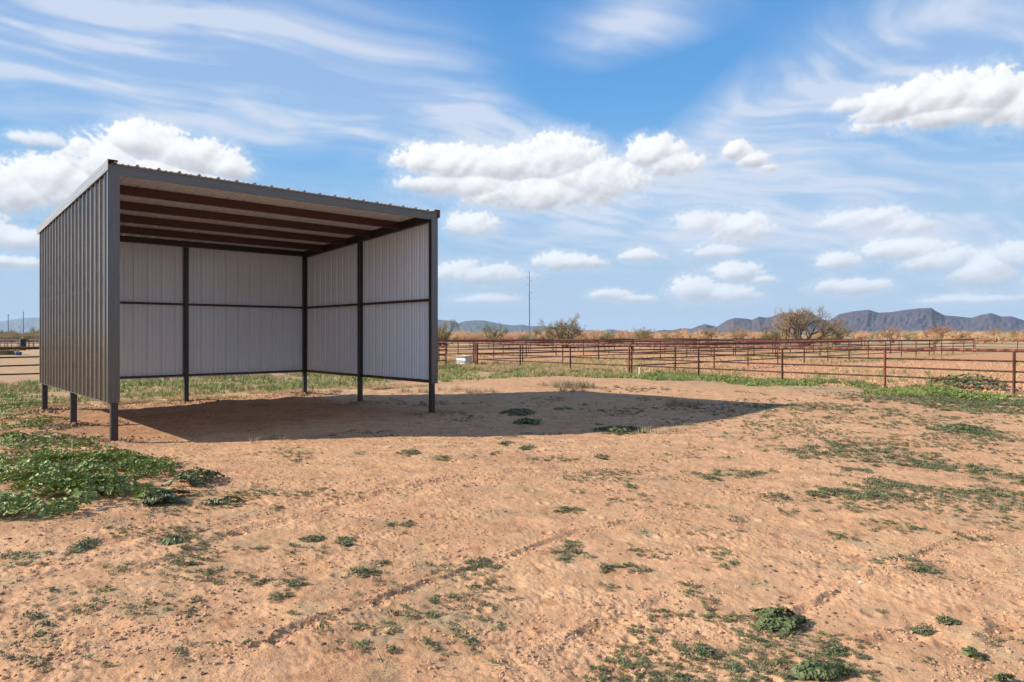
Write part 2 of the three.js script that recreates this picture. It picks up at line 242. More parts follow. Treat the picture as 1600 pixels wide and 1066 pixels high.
// ---------------------------------------------------------------- the ground: one sheet from the yard to the horizon
{
  const angles = [], DEG = Math.PI / 180;
  for (let a = -180; a < -56; a += 4) angles.push(a);
  for (let i = 0; i <= 1200; i++) angles.push(-56 + 112 * i / 1200);
  for (let a = 60; a <= 180; a += 4) angles.push(a);
  const radii = [0.02, 0.5, 1, 1.5, 1.9, 2.2];
  for (let r = 2.4; r < 46; r *= 1.0047) radii.push(r);
  for (let r = 46; r < 14000; r *= 1.05) radii.push(r);
  const na = angles.length, nr = radii.length, pos = new Float32Array(na * nr * 3), col = new Float32Array(na * nr * 3), uv = new Float32Array(na * nr * 2), index = [];
  const mixin = (c, k, t) => { c[0] = lerp(c[0], k[0], t); c[1] = lerp(c[1], k[1], t); c[2] = lerp(c[2], k[2], t); };
  const SANDY = [0.65, 0.367, 0.193], PALE = [0.735, 0.43, 0.232], SOIL = [0.43, 0.215, 0.11], LITTER = [0.45, 0.33, 0.18], TILLED = [0.64, 0.315, 0.155], STRAW = [0.66, 0.5, 0.29], PLAIN = [0.56, 0.38, 0.2], MOSS = [0.27, 0.245, 0.14];
  for (let j = 0, n = 0; j < nr; j++) for (let i = 0; i < na; i++, n++) {
    const r = radii[j], a = angles[i] * DEG, x = r * Math.sin(a), f = r * Math.cos(a), [u, v] = local(x, f);
    pos[n * 3] = x; pos[n * 3 + 1] = height(x, f); pos[n * 3 + 2] = -f; uv[n * 2] = x / 2.3; uv[n * 2 + 1] = f / 2.3;
    const c = [...SANDY];
    mixin(c, PALE, smooth(-0.1, 0.5, fbm(x * 0.35, f * 0.35 + 8, 4)) * 0.7);
    if (r < 90) {
      mixin(c, SOIL, 0.4 * smooth(0.05, 0.5, fbm(x * 0.6 + 30, f * 0.6, 4))); if (r < 30) { mixin(c, LITTER, 0.55 * smooth(0.14, 0.34, fbm(x * 2.1 + 9, f * 2.1, 4))); mixin(c, SOIL, 0.7 * smooth(0.2, 0.36, fbm(x * 5.2, f * 5.2 + 3, 3))); }
      // trampled earth under the shed and round its posts
      const inside = smooth(-0.8, 0.5, u) * smooth(SHED_W + 1.6, SHED_W - 0.2, u) * smooth(-0.4, 0.5, v) * smooth(SHED_D + 0.5, SHED_D - 0.3, v);
      mixin(c, SOIL, clamp(inside * (0.75 + 0.9 * fbm(x * 0.8, f * 0.8 + 4, 3))) * 0.85);
      const left = Math.exp(-((u / 0.9) ** 2)) * smooth(-1, 0.2, v) * smooth(SHED_D + 1, SHED_D - 0.5, v); mixin(c, SOIL, clamp(left * (0.7 + 1.2 * fbm(x * 1.6, f * 1.6, 3))) * 0.7);
      const back = Math.exp(-(((v - SHED_D - 0.9) / 1.3) ** 2)) * smooth(-1, 1, u) * smooth(SHED_W + 7, SHED_W, u); mixin(c, STRAW, clamp(back * (0.6 + 1.4 * fbm(x * 2.2, f * 2.2, 4))) * 0.7);
      const w = cover(LOW, x, f) + cover(BROAD, x, f); if (w > 0) mixin(c, MOSS, clamp(smooth(-0.1, 0.5, fbm(x * 4, f * 4, 3) + w * 0.35 - 0.1)) * 0.5 * clamp(w));
      const verge = smooth(FENCE_U - 4.2, FENCE_U - 2.2, u) * smooth(FENCE_U + 2.5, FENCE_U - 0.5, u); mixin(c, LITTER, verge * 0.6);
      const pen = inPen(u, v); mixin(c, TILLED, pen * smooth(-0.3, 0.25, fbm(x * 0.1, f * 0.1 + 3, 2) + 0.15) * 0.9);
      mixin(c, LITTER, pen * smooth(0.1, -0.35, fbm(x * 0.1, f * 0.1 + 3, 2) + 0.15) * 0.7);
      const yard = smooth(SHED_D + 1.6, SHED_D + 3.2, v) * smooth(FENCE_U - 1, FENCE_U - 3, u); mixin(c, LITTER, yard * 0.55);
      mixin(c, LITTER, smooth(-2.5, -4.5, u) * smooth(0, 5, v) * 0.75); if (u < -3 && v > 8) mixin(c, MOSS, smooth(-0.1, 0.2, fbm(x * 0.2, f * 0.2, 3)) * 0.5);
    }
    mixin(c, PLAIN, smooth(60, 110, r)); if (r > 50) mixin(c, STRAW, smooth(50, 120, r) * smooth(-0.2, 0.4, fbm(x * 0.02, f * 0.02, 3)));
    col.set(c, n * 3);
    if (j && i) { const b = n - na; index.push(b - 1, b, n - 1, n - 1, b, n); }
  }
  const g = new THREE.BufferGeometry();
  g.setAttribute('position', new THREE.BufferAttribute(pos, 3)); g.setAttribute('color', new THREE.BufferAttribute(col, 3)); g.setAttribute('uv', new THREE.BufferAttribute(uv, 2)); g.setIndex(index); g.computeVertexNormals();
  const bump = SAND.bump.clone(); bump.repeat.set(2.3 / 0.97, 2.3 / 0.97); bump.needsUpdate = true;
  const m = new THREE.MeshStandardMaterial({ name: 'sandy_soil', vertexColors: true, map: SAND.color, bumpMap: bump, bumpScale: 0.011, roughness: 0.96 });
  m.specularIntensity = 0.3;
  tag(top(mesh('ground', g, m), 'ground'), 'sandy tan yard and desert plain running to the horizon', undefined, undefined, 'structure');
}

// ---------------------------------------------------------------- geometry helpers
const box = (x0, x1, y0, y1, z0, z1) => { const g = new THREE.BoxGeometry(x1 - x0, y1 - y0, z1 - z0); g.translate((x0 + x1) / 2, (y0 + y1) / 2, (z0 + z1) / 2); return g; };
function chamferBox(w, h, d, c = 0.006) {                // a box with chamfered long edges, its length along y
  const a = w / 2, b = d / 2, s = new THREE.Shape([[-a + c, -b], [a - c, -b], [a, -b + c], [a, b - c], [a - c, b], [-a + c, b], [-a, b - c], [-a, -b + c]].map((p) => new THREE.Vector2(...p)));
  const g = new THREE.ExtrudeGeometry(s, { depth: h, bevelEnabled: false }); g.rotateX(-Math.PI / 2); return g;
}
function tube(a, b, r0, r1 = r0, n = 8) {                // a round bar from a to b
  const A = new THREE.Vector3(...a), B = new THREE.Vector3(...b), d = B.clone().sub(A), g = new THREE.CylinderGeometry(r1, r0, d.length(), n);
  g.applyQuaternion(new THREE.Quaternion().setFromUnitVectors(new THREE.Vector3(0, 1, 0), d.normalize())); g.translate((A.x + B.x) / 2, (A.y + B.y) / 2, (A.z + B.z) / 2); return g;
}
const join = (list) => mergeGeometries(list.map((g) => { const k = g.index ? g.toNonIndexed() : g; for (const n of Object.keys(k.attributes)) if (!['position', 'normal', 'uv', 'color'].includes(n)) k.deleteAttribute(n); return k; }));

// ---------------------------------------------------------------- paint and metal
const dustTexture = texture(512, (() => { const a = ring((x, y) => fbm(x, y, 4), 5), b = ring((x, y) => fbm(x, y, 3), 40); return (u, v) => [0.86 + 0.16 * a(u, v) + 0.12 * b(u, v)]; })(), true);
const dustRough = texture(512, (() => { const a = ring((x, y) => fbm(x + 9, y, 4), 7), b = ring((x, y) => noise(x, y), 60); return (u, v) => [0.72 + 0.3 * a(u, v) + 0.08 * b(u, v)]; })());
const paint = (name, r, g, b, rough, extra = {}) => Object.assign(new THREE.MeshPhysicalMaterial({ name, roughness: rough, map: dustTexture, roughnessMap: dustRough, ...extra, color: new THREE.Color().setRGB(r, g, b) }));
const M = {
  slate: paint('brown_charcoal_panel_paint', 0.15, 0.121, 0.09, 0.48, { clearcoat: 1, clearcoatRoughness: 0.14 }),
  trim: paint('charcoal_trim_paint', 0.095, 0.092, 0.092, 0.45, { clearcoat: 0.8, clearcoatRoughness: 0.2 }),
  rake: paint('weathered_grey_trim_paint', 0.34, 0.335, 0.33, 0.4),
  primer: new THREE.MeshPhysicalMaterial({ name: 'pale_grey_panel_back', color: new THREE.Color().setRGB(0.75, 0.81, 0.885), roughness: 0.14 }),
  steel: paint('dark_post_paint', 0.04, 0.034, 0.032, 0.55),
  oxide: paint('red_oxide_primer', 0.085, 0.03, 0.024, 0.7),
};

// ---------------------------------------------------------------- the loafing shed
{
  const shed = new THREE.Group(); top(shed, 'loafing_shed');
  shed.position.set(X0, 0, -F0); shed.rotation.y = Math.PI / 2 - ANG;         // inside: x along the front, z = -depth
  tag(shed, 'three-sided charcoal ribbed metal loafing shed on square posts, open at the front', 'shed');
  const W = SHED_W, D = SHED_D, YB = 0.657, YG = 2.423, roofY = (v) => 4.268 - 0.0496 * v;
  // ribbed sheet: [across, out] every 0.305 m a tall rib, two low stiffeners between
  const PITCH = W / 20, rib = [[0, 0], [0.018, 0], [0.036, 0.032], [0.062, 0.032], [0.08, 0], [0.13, 0], [0.141, 0.011], [0.155, 0.011], [0.166, 0], [0.212, 0], [0.223, 0.011], [0.237, 0.011], [0.248, 0], [PITCH, 0]];
  // a sheet of n ribs; point(s, out, end) gives the place of a profile point at its two ends
  function sheet(first, n, point) {
    const p = [];
    for (let k = 0; k < n; k++) rib.forEach(([s, o], i) => { if (k < n - 1 && i === rib.length - 1) return; p.push([(first + k) * PITCH + s, o]); });
    const pos = [], uv = [], groups = [];
    for (const side of [0, 1]) {
      const at = pos.length / 3, off = side ? -0.0025 : 0;
      for (let i = 0; i + 1 < p.length; i++) {
        const a0 = point(p[i][0], p[i][1] + off, 0), a1 = point(p[i][0], p[i][1] + off, 1), b0 = point(p[i + 1][0], p[i + 1][1] + off, 0), b1 = point(p[i + 1][0], p[i + 1][1] + off, 1);
        const u0 = p[i][0] / 1.7, u1 = p[i + 1][0] / 1.7, l = 2.4;
        const quad = side ? [a0, b1, b0, a0, a1, b1] : [a0, b0, b1, a0, b1, a1], t = side ? [[u0, 0], [u1, l], [u1, 0], [u0, 0], [u0, l], [u1, l]] : [[u0, 0], [u1, 0], [u1, l], [u0, 0], [u1, l], [u0, l]];
        quad.forEach((q) => pos.push(...q)); t.forEach((q) => uv.push(...q));
      }
      groups.push([at, pos.length / 3 - at, side]);
    }
    const g = new THREE.BufferGeometry();
    g.setAttribute('position', new THREE.Float32BufferAttribute(pos, 3)); g.setAttribute('uv', new THREE.Float32BufferAttribute(uv, 2)); g.computeVertexNormals();
    groups.forEach((q) => g.addGroup(...q));
    return g;
  }
  const runs = [[0, 3], [3, 3], [6, 3], [9, 3], [12, 3], [15, 3], [18, 2]];
  const skin = [M.slate, M.primer], KD = D / W;
  for (const [a, n] of runs) {
    mesh('wall_sheet', sheet(a, n, (s, o, e) => [-o, e ? roofY(D - s * KD) - 0.05 : YB, -(D - s * KD)]), skin, shed);          // side facing the sun (from back to front)
    mesh('wall_sheet', sheet(a, n, (s, o, e) => [W + o, e ? roofY(s * KD) - 0.05 : YB, -s * KD]), skin, shed);                 // the opposite side
    mesh('wall_sheet', sheet(a, n, (s, o, e) => [W - s, e ? roofY(D) - 0.035 : YB, -D - o]), skin, shed);                      // back
    mesh('roof_sheet', sheet(a, n, (s, o, e) => { const v = e ? D + 0.09 : -0.07; return [s, roofY(v) + o, -v]; }), [M.slate, M.primer], shed);
  }
  // posts, from the earth to the roof beams
  const P = 0.1, post = (u, v) => { const g = chamferBox(P, roofY(v) - 0.16 + 0.35, P, 0.007), m = mesh('post', g, M.steel, shed); m.position.set(u, -0.35, -v); };
  [[0.06, 0.07], [0.06, D / 2], [0.06, D - 0.06], [W / 2 - 0.1, D - 0.06], [W - 0.06, D - 0.06], [W - 0.06, D / 2], [W - 0.06, 0.07]].forEach((p) => post(...p));
  // girts (square tube) between the posts, at mid height and along the foot of the sheets
  for (const y of [YG, YB + 0.028]) for (const [n, w] of [['girt', 0.052]]) {
    const h = w / 2, c = 0.0;
    for (const [v0, v1] of [[0.12, D / 2 - 0.05], [D / 2 + 0.05, D - 0.11]]) { mesh(n, box(0.006, 0.058, y - h, y + h, -v1, -v0), M.oxide, shed); mesh(n, box(W - 0.058, W - 0.006, y - h, y + h, -v1, -v0), M.oxide, shed); }
    for (const [u0, u1] of [[0.11, W / 2 - 0.15], [W / 2 - 0.05, W - 0.11]]) mesh(n, box(u0, u1, y - h, y + h, -D + 0.006, -D + 0.058), M.oxide, shed);
  }
  // sloping side beams, back beam, purlins
  const sloped = (u0, u1, v0, v1, dTop, tall) => { const g = box(u0, u1, -tall, 0, -v1, -v0), p = g.attributes.position; for (let i = 0; i < p.count; i++) p.setY(i, p.getY(i) + roofY(-p.getZ(i)) - dTop); g.computeVertexNormals(); return g; };
  mesh('side_beam', sloped(0.012, 0.11, 0.03, D - 0.015, 0.008, 0.17), M.steel, shed);
  mesh('side_beam', sloped(W - 0.11, W - 0.012, 0.03, D - 0.015, 0.008, 0.17), M.steel, shed);
  mesh('back_beam', sloped(0.112, W - 0.112, D - 0.1, D - 0.015, 0.006, 0.135), M.steel, shed);
  for (let k = 1; k <= 4; k++) {
    const v = 0.02 + (D - 0.1) * k / 5, T = 0.006, H = 0.15, F = 0.062;                 // C-shaped: web, two flanges, two lips
    mesh('purlin', join([sloped(0.113, W - 0.113, v, v + T, 0.004, H), sloped(0.113, W - 0.113, v + T, v + F, 0.004, T), sloped(0.113, W - 0.113, v + T, v + F, 0.004 + H - T, T), sloped(0.113, W - 0.113, v + F, v + F + T, 0.004, 0.024), sloped(0.113, W - 0.113, v + F, v + F + T, 0.004 + H - 0.024, 0.024)]), M.oxide, shed);
  }
  // trims: fascia over the opening, angle trims on the two front corners, rake trims along the roof's sides, foot trims
  mesh('fascia', join([sloped(0.125, W - 0.125, -0.006, 0.028, 0.006, 0.15)]), M.trim, shed);
  const edge = (u0, u1, su) => join([box(u0, u1, YB - 0.012, roofY(0) - 0.004, 0.002, 0.008), box(Math.min(su, su + Math.sign(su - W / 2) * 0.004), Math.max(su, su + Math.sign(su - W / 2) * 0.004), YB - 0.012, roofY(0.05) - 0.052, -0.055, 0.008)]);
  mesh('corner_trim', edge(-0.037, 0.123, -0.037), M.trim, shed);
  mesh('corner_trim', edge(W - 0.123, W + 0.037, W + 0.037), M.trim, shed);
  const rakeTrim = (u, s) => {
    const side = sloped(Math.min(u, u + s * 0.004), Math.max(u, u + s * 0.004), -0.075, D + 0.1, -0.05, 0.16), lid = sloped(Math.min(u, u - s * 0.13), Math.max(u, u - s * 0.13), -0.075, D + 0.1, -0.05, 0.004), lip = sloped(Math.min(u - s * 0.134, u - s * 0.13), Math.max(u - s * 0.134, u - s * 0.13), -0.075, D + 0.1, -0.05, 0.02);
    const kick = sloped(Math.min(u, u - s * 0.018), Math.max(u, u - s * 0.018), -0.075, D + 0.1, 0.106, 0.004);
    return join([side, lid, lip, kick]);
  };
  mesh('rake_trim', rakeTrim(-0.05, -1), M.rake, shed);
  mesh('rake_trim', rakeTrim(W + 0.05, 1), M.rake, shed);
  mesh('foot_trim', box(-0.04, 0.004, YB - 0.014, YB - 0.003, -D - 0.02, -0.06), M.slate, shed);
  mesh('foot_trim', box(W - 0.004, W + 0.04, YB - 0.014, YB - 0.003, -D - 0.02, -0.06), M.slate, shed);
  mesh('foot_trim', box(0.01, W - 0.01, YB - 0.014, YB - 0.003, -D - 0.04, -D + 0.004), M.slate, shed);
  // hex-head screws through the sheets into the girts and beams
  const heads = [], head = new THREE.CylinderGeometry(0.008, 0.009, 0.008, 6).toNonIndexed(); head.rotateZ(Math.PI / 2);
  for (const y of [YB + 0.03, YG, 0]) for (let k = 0; k < 20; k++) for (const s of [0.105, 0.275]) { const v = D - (k * PITCH + s) * KD; if (v < 0.08) continue; for (const u of [-0.004, W + 0.004]) { const g = head.clone(); g.translate(u, y || roofY(v) - 0.2, -v); heads.push(g); } }
  tag(mesh('screws', mergeGeometries(heads), M.rake, shed), 'rows of small screw heads', undefined, undefined, 'stuff');
}

// ---------------------------------------------------------------- rusty pipe fences
const rustColor = texture(512, (() => { const a = ring((x, y) => fbm(x, y, 5), 6), b = ring((x, y) => fbm(x + 8, y, 3), 30); return (u, v) => { const t = a(u, v) + 0.5 * b(u, v); return [clamp(0.62 + 0.5 * t), clamp(0.52 + 0.52 * t), clamp(0.48 + 0.5 * t)]; }; })(), true);
const rustBump = texture(256, (() => { const a = ring((x, y) => fbm(x, y, 4), 20); return (u, v) => [0.5 + 0.5 * a(u, v)]; })());
const RUST = new THREE.MeshStandardMaterial({ name: 'rusted_steel_pipe', color: new THREE.Color().setRGB(0.34, 0.15, 0.09), map: rustColor, bumpMap: rustBump, bumpScale: 0.003, roughness: 0.82, metalness: 0.1 });
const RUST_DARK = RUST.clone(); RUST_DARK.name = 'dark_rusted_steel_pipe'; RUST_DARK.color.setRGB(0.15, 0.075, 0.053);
const RAILS = [0.93, 0.655, 0.375], RAIL_TOP = 1.232;
const postShape = (() => { const g = new THREE.CylinderGeometry(0.037, 0.037, 1.55, 10); g.translate(0, 0.43, 0); return g; })(), postFar = (() => { const g = new THREE.CylinderGeometry(0.037, 0.037, 1.55, 6); g.translate(0, 0.43, 0); return g; })();
// a rail as one long pipe through the places of its posts, a little uneven
function pipe(points, r, n) {
  const c = new THREE.CurvePath(), p = points.map((q) => new THREE.Vector3(...q));
  for (let i = 0; i + 1 < p.length; i++) c.add(new THREE.LineCurve3(p[i], p[i + 1]));
  const g = new THREE.TubeGeometry(new THREE.CatmullRomCurve3(p), Math.max(2, (p.length - 1) * 2), r, n, false), uv = g.attributes.uv, L = c.getLength();
  for (let i = 0; i < uv.count; i++) uv.setXY(i, uv.getX(i) * L / 0.9, uv.getY(i) * 0.35);
  return g;
}
function pipeFence(label, spots, { far = false, lift = 0 } = {}) {          // spots: [u, v] of every post
  const fence = new THREE.Group(), r = rngOf(Math.round(spots[0][0] * 131 + spots[0][1] * 977 + spots.length)), n = far ? 5 : 9;
  top(fence, 'pipe_fence');
  const [bx, bf] = place(...spots[0]); fence.position.set(bx, lift, -bf);
  const at = spots.map(([u, v]) => { const [x, f] = place(u, v); return [x - bx, bf - f, x, f]; });
  at.forEach(([x, z]) => { const m = mesh('post', far ? postFar : postShape, r() < 0.5 ? RUST : RUST_DARK, fence); m.position.set(x, 0, z); m.rotation.set((r() - 0.5) * 0.015, r() * 6, (r() - 0.5) * 0.015); });
  const ends = [at[0], at[at.length - 1]], dx = ends[1][0] - ends[0][0], dz = ends[1][1] - ends[0][1], L = Math.hypot(dx, dz), ux = dx / L, uz = dz / L;
  const line = (y, off) => { const p = at.map(([x, z]) => [x - uz * off, y + (r() - 0.5) * 0.022, z + ux * off]); return p; };
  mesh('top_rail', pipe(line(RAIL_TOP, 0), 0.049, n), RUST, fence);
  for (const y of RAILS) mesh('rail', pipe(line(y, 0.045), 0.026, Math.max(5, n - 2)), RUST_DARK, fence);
  tag(fence, label, 'fence', 'rusty pipe fences of the paddocks');
  return fence;
}
const steps = (from, to) => Array.from({ length: to - from + 1 }, (_, i) => from + i);
const vAt = (k) => FENCE_V + POST_STEP * k;
pipeFence('nearest rusty pipe fence, its orange top rail running along the green weeds', steps(-7, 3).map((k) => [FENCE_U, vAt(k)]));
pipeFence('rusty pipe fence meeting the nearest fence at the white stake and dividing the paddocks', steps(0, 16).map((k) => [FENCE_U + 0.1 + POST_STEP * k, vAt(0)]).map(([u, v], i) => [i ? u : u + 0.08, v]));
pipeFence('rusty pipe fence passing behind the shed to the far corner of the yard', steps(-12, -1).map((k) => [FENCE_U + POST_STEP * (k + 0.42), vAt(3) + 0.16]));
pipeFence('rusty pipe fence leading away beside the white trough', steps(0, 16).map((k) => [FENCE_U + 0.18 + POST_STEP * k, vAt(3) + 0.16]), { far: true });
pipeFence('far rusty pipe fence closing the paddocks on the right', steps(-4, 12).map((k) => [FENCE_U + 0.3 + POST_STEP * 16.1, vAt(k)]), { far: true, lift: -0.12 });
pipeFence('middle rusty pipe fence crossing the paddock in front of the brush', steps(1, 13).map((k) => [FENCE_U + 0.2 + POST_STEP * 8, vAt(k)]).slice(0, 13), { far: true, lift: -0.04 });
pipeFence('faint rusty pipe fence farthest behind the trough', steps(-1, 16).map((k) => [FENCE_U + POST_STEP * k, vAt(9)]), { far: true, lift: -0.05 });
pipeFence('rusty pipe fence running away between the trough and the white stake', steps(1, 16).map((k) => [FENCE_U + POST_STEP * k, vAt(6)]), { far: true, lift: -0.03 });
pipeFence('far cross fence of rusty pipe just before the closing fence', steps(0, 9).map((k) => [FENCE_U + POST_STEP * 12.4, vAt(k)]), { far: true, lift: -0.08 });
const farLeft = (label, f, p0, p1, n) => { const g = new THREE.Group(), a = (p0 - 800) / FPX * f, b = (p1 - 800) / FPX * f, L = b - a; top(g, 'stock_panel'); g.position.set(a, -0.1, -f); for (let k = 0; k <= n; k++) { const m = mesh('post', postFar, RUST_DARK, g); m.position.set(L * k / n, 0.1, 0); } for (let k = 0; k < 6; k++) mesh('rail', tube([0, 0.3 + k * 0.19, 0.05], [L, 0.3 + k * 0.19, 0.05], 0.035, 0.035, 5), RUST_DARK, g); tag(g, label, 'fence'); };
farLeft('dark rusty rail pen wall behind the pale corral panels', 84, -60, 96, 14);
farLeft('second dark rusty rail pen wall farther behind the pale corral panels', 97, -60, 96, 18);
{ // gate beside the far corner of the yard
  const gate = new THREE.Group(), [x, f] = place(FENCE_U, vAt(3) + 0.22); top(gate, 'pipe_gate');
  gate.position.set(x, 0, -f); gate.rotation.y = Math.PI - ANG;                  // x along the fence line, away from the eye
  const L = POST_STEP * 0.94;
  for (const s of [0.06, L - 0.03]) mesh('stile', tube([s, 0.2, 0], [s, 1.3, 0], 0.03, 0.03, 8), RUST_DARK, gate);
  for (const y of [1.27, 1.0, 0.76, 0.52, 0.27]) mesh('rail', tube([0.06, y, 0], [L - 0.03, y, 0], 0.022, 0.022, 6), RUST, gate);
  for (const s of [-0.06, L + 0.1]) { const m = mesh('post', postShape, RUST, gate); m.position.set(s, 0.06, 0); }
  mesh('latch', tube([L - 0.05, 0.8, 0.05], [L + 0.14, 0.8, 0.05], 0.012, 0.012, 6), RUST_DARK, gate);
  tag(gate, 'rusty pipe gate in front of the white trough', 'gate');
}

// ---------------------------------------------------------------- things standing about
const plain = (name, r, g, b, rough = 0.7, extra = {}) => new THREE.MeshStandardMaterial({ name, color: new THREE.Color().setRGB(r, g, b), roughness: rough, map: dustTexture, ...extra });
{ // white trough: tapered walls with a rolled rim, open on top, a moulded band round the middle
  const t = new THREE.Group(); top(t, 'water_trough'); const f = 37.3, x = (725.5 - 800) / FPX * f; t.position.set(x, height(x, f) - 0.07, -f); t.rotation.y = Math.PI / 2 - ANG;
  const white = plain('white_plastic', 0.78, 0.78, 0.77, 0.45), shape = (a, b, c, y) => { const s = new THREE.Shape(), w = a / 2, d = b / 2, q = c; s.moveTo(-w + q, -d); s.lineTo(w - q, -d); s.quadraticCurveTo(w, -d, w, -d + q); s.lineTo(w, d - q); s.quadraticCurveTo(w, d, w - q, d); s.lineTo(-w + q, d); s.quadraticCurveTo(-w, d, -w, d - q); s.lineTo(-w, -d + q); s.quadraticCurveTo(-w, -d, -w + q, -d); return s; };
  const layer = (a, b, y0, y1, hole) => { const s = shape(a, b, 0.08); if (hole) s.holes.push(shape(a - hole, b - hole, 0.06)); const g = new THREE.ExtrudeGeometry(s, { depth: y1 - y0, bevelEnabled: true, bevelSize: 0.008, bevelThickness: 0.008, bevelSegments: 2 }); g.rotateX(-Math.PI / 2); g.translate(0, y0, 0); return g; };
  mesh('wall', join([layer(0.5, 0.8, 0.02, 0.5, 0.06)]), white, t); mesh('rim', layer(0.57, 0.87, 0.52, 0.57, 0.14), white, t); mesh('floor_plate', layer(0.49, 0.79, 0, 0.03), white, t); mesh('band', layer(0.53, 0.83, 0.27, 0.3, 0.03), white, t);
  tag(t, 'white plastic water trough behind the rusty gate', 'trough');
}
{ // short white stake beside the fence
  const p = drop(999, 588), s = new THREE.Group(); top(s, 'marker_stake'); s.position.copy(p); const w = plain('white_pipe_plastic', 0.75, 0.75, 0.73, 0.5);
  mesh('pipe', tube([0, -0.1, 0], [0.01, 0.34, 0], 0.03, 0.028, 10), w, s); mesh('cap', tube([0.01, 0.335, 0], [0.01, 0.365, 0], 0.035, 0.033, 10), w, s);
  tag(s, 'short white plastic stake in the weeds by the fence', 'stake');
}
function stone(name, label, px, py, sx, sy, sz, m, seed) {
  const g = new THREE.IcosahedronGeometry(1, 3), p = g.attributes.position; for (let i = 0; i < p.count; i++) { const x = p.getX(i), y = p.getY(i), z = p.getZ(i), k = 1 + 0.3 * noise(x * 1.3 + seed, z * 1.3 + y) + 0.12 * noise(x * 4 + y * 3, z * 4 + seed); p.setXYZ(i, x * k * sx, y * k * sy, z * k * sz); } g.computeVertexNormals();
  const o = top(mesh(name, g, m), name); o.position.copy(drop(px, py)); o.position.y += sy * 0.3; tag(o, label, 'stone'); return o;
}
stone('pale_stone', 'flat white stone on the dark weeds before the nearest fence', 1415, 617, 0.1, 0.035, 0.06, plain('white_stone', 0.7, 0.69, 0.66, 0.8), 3);
stone('pale_stone', 'small pale stone lying in the wheel-marked sand at the right', 1347, 906, 0.028, 0.014, 0.02, plain('pale_rock', 0.6, 0.5, 0.42, 0.9), 9);
stone('pale_stone', 'flat sandy stone beside the nearest left post of the shed', 84, 685, 0.16, 0.05, 0.1, plain('tan_rock', 0.5, 0.36, 0.25, 0.9), 14);
stone('pale_stone', 'small white stone at the foot of the front shed post', 164, 691, 0.025, 0.02, 0.02, plain('white_pebble', 0.7, 0.66, 0.6, 0.9), 21);
{ // tall steel line pole far off, with short arms
  const pole = new THREE.Group(); top(pole, 'line_pole'); const f = 270, x = (827.2 - 800) / FPX * f, H = 26.8, m = plain('weathered_steel_pole', 0.2, 0.2, 0.2, 0.6, { metalness: 0.3 }); pole.position.set(x, 0, -f);
  mesh('mast', tube([0, -0.3, 0], [0, H, 0], 0.27, 0.13, 10), m, pole);
  const Y = (py) => EYE + (YH - py) / FPX * f;
  [[433.5, -1], [439.5, 1], [445.5, -1], [457.5, 1], [462, -0.55], [467, 0.5]].forEach(([py, s]) => { const a = mesh('arm', tube([0, Y(py), 0], [s * 0.95, Y(py) + 0.1, 0.1], 0.075, 0.05, 6), m, pole); mesh('insulator', tube([s * 0.95, Y(py) - 0.18, 0.1], [s * 0.95, Y(py) + 0.3, 0.1], 0.09, 0.07, 6), m, a); });
  tag(pole, 'tall grey steel power pole with short arms beyond the paddocks', 'power pole');
}
for (const [px, topY, label] of [[12.5, 491, 'faint far power pole at the picture\'s left edge'], [36.3, 487, 'dark far power pole nearest the shed\'s left wall']]) {
  const pole = new THREE.Group(), f = 560, x = (px - 800) / FPX * f, H = EYE + (YH - topY) / FPX * f, m = plain('dark_timber_pole', 0.1, 0.09, 0.085, 0.9); top(pole, 'line_pole'); pole.position.set(x, 0, -f);
  mesh('mast', tube([0, -0.3, 0], [0, H, 0], 0.3, 0.2, 8), m, pole); mesh('arm', tube([-1.1, H - 1.2, 0], [1.1, H - 1.2, 0], 0.12, 0.12, 6), m, pole);
  tag(pole, label, 'power pole');
}
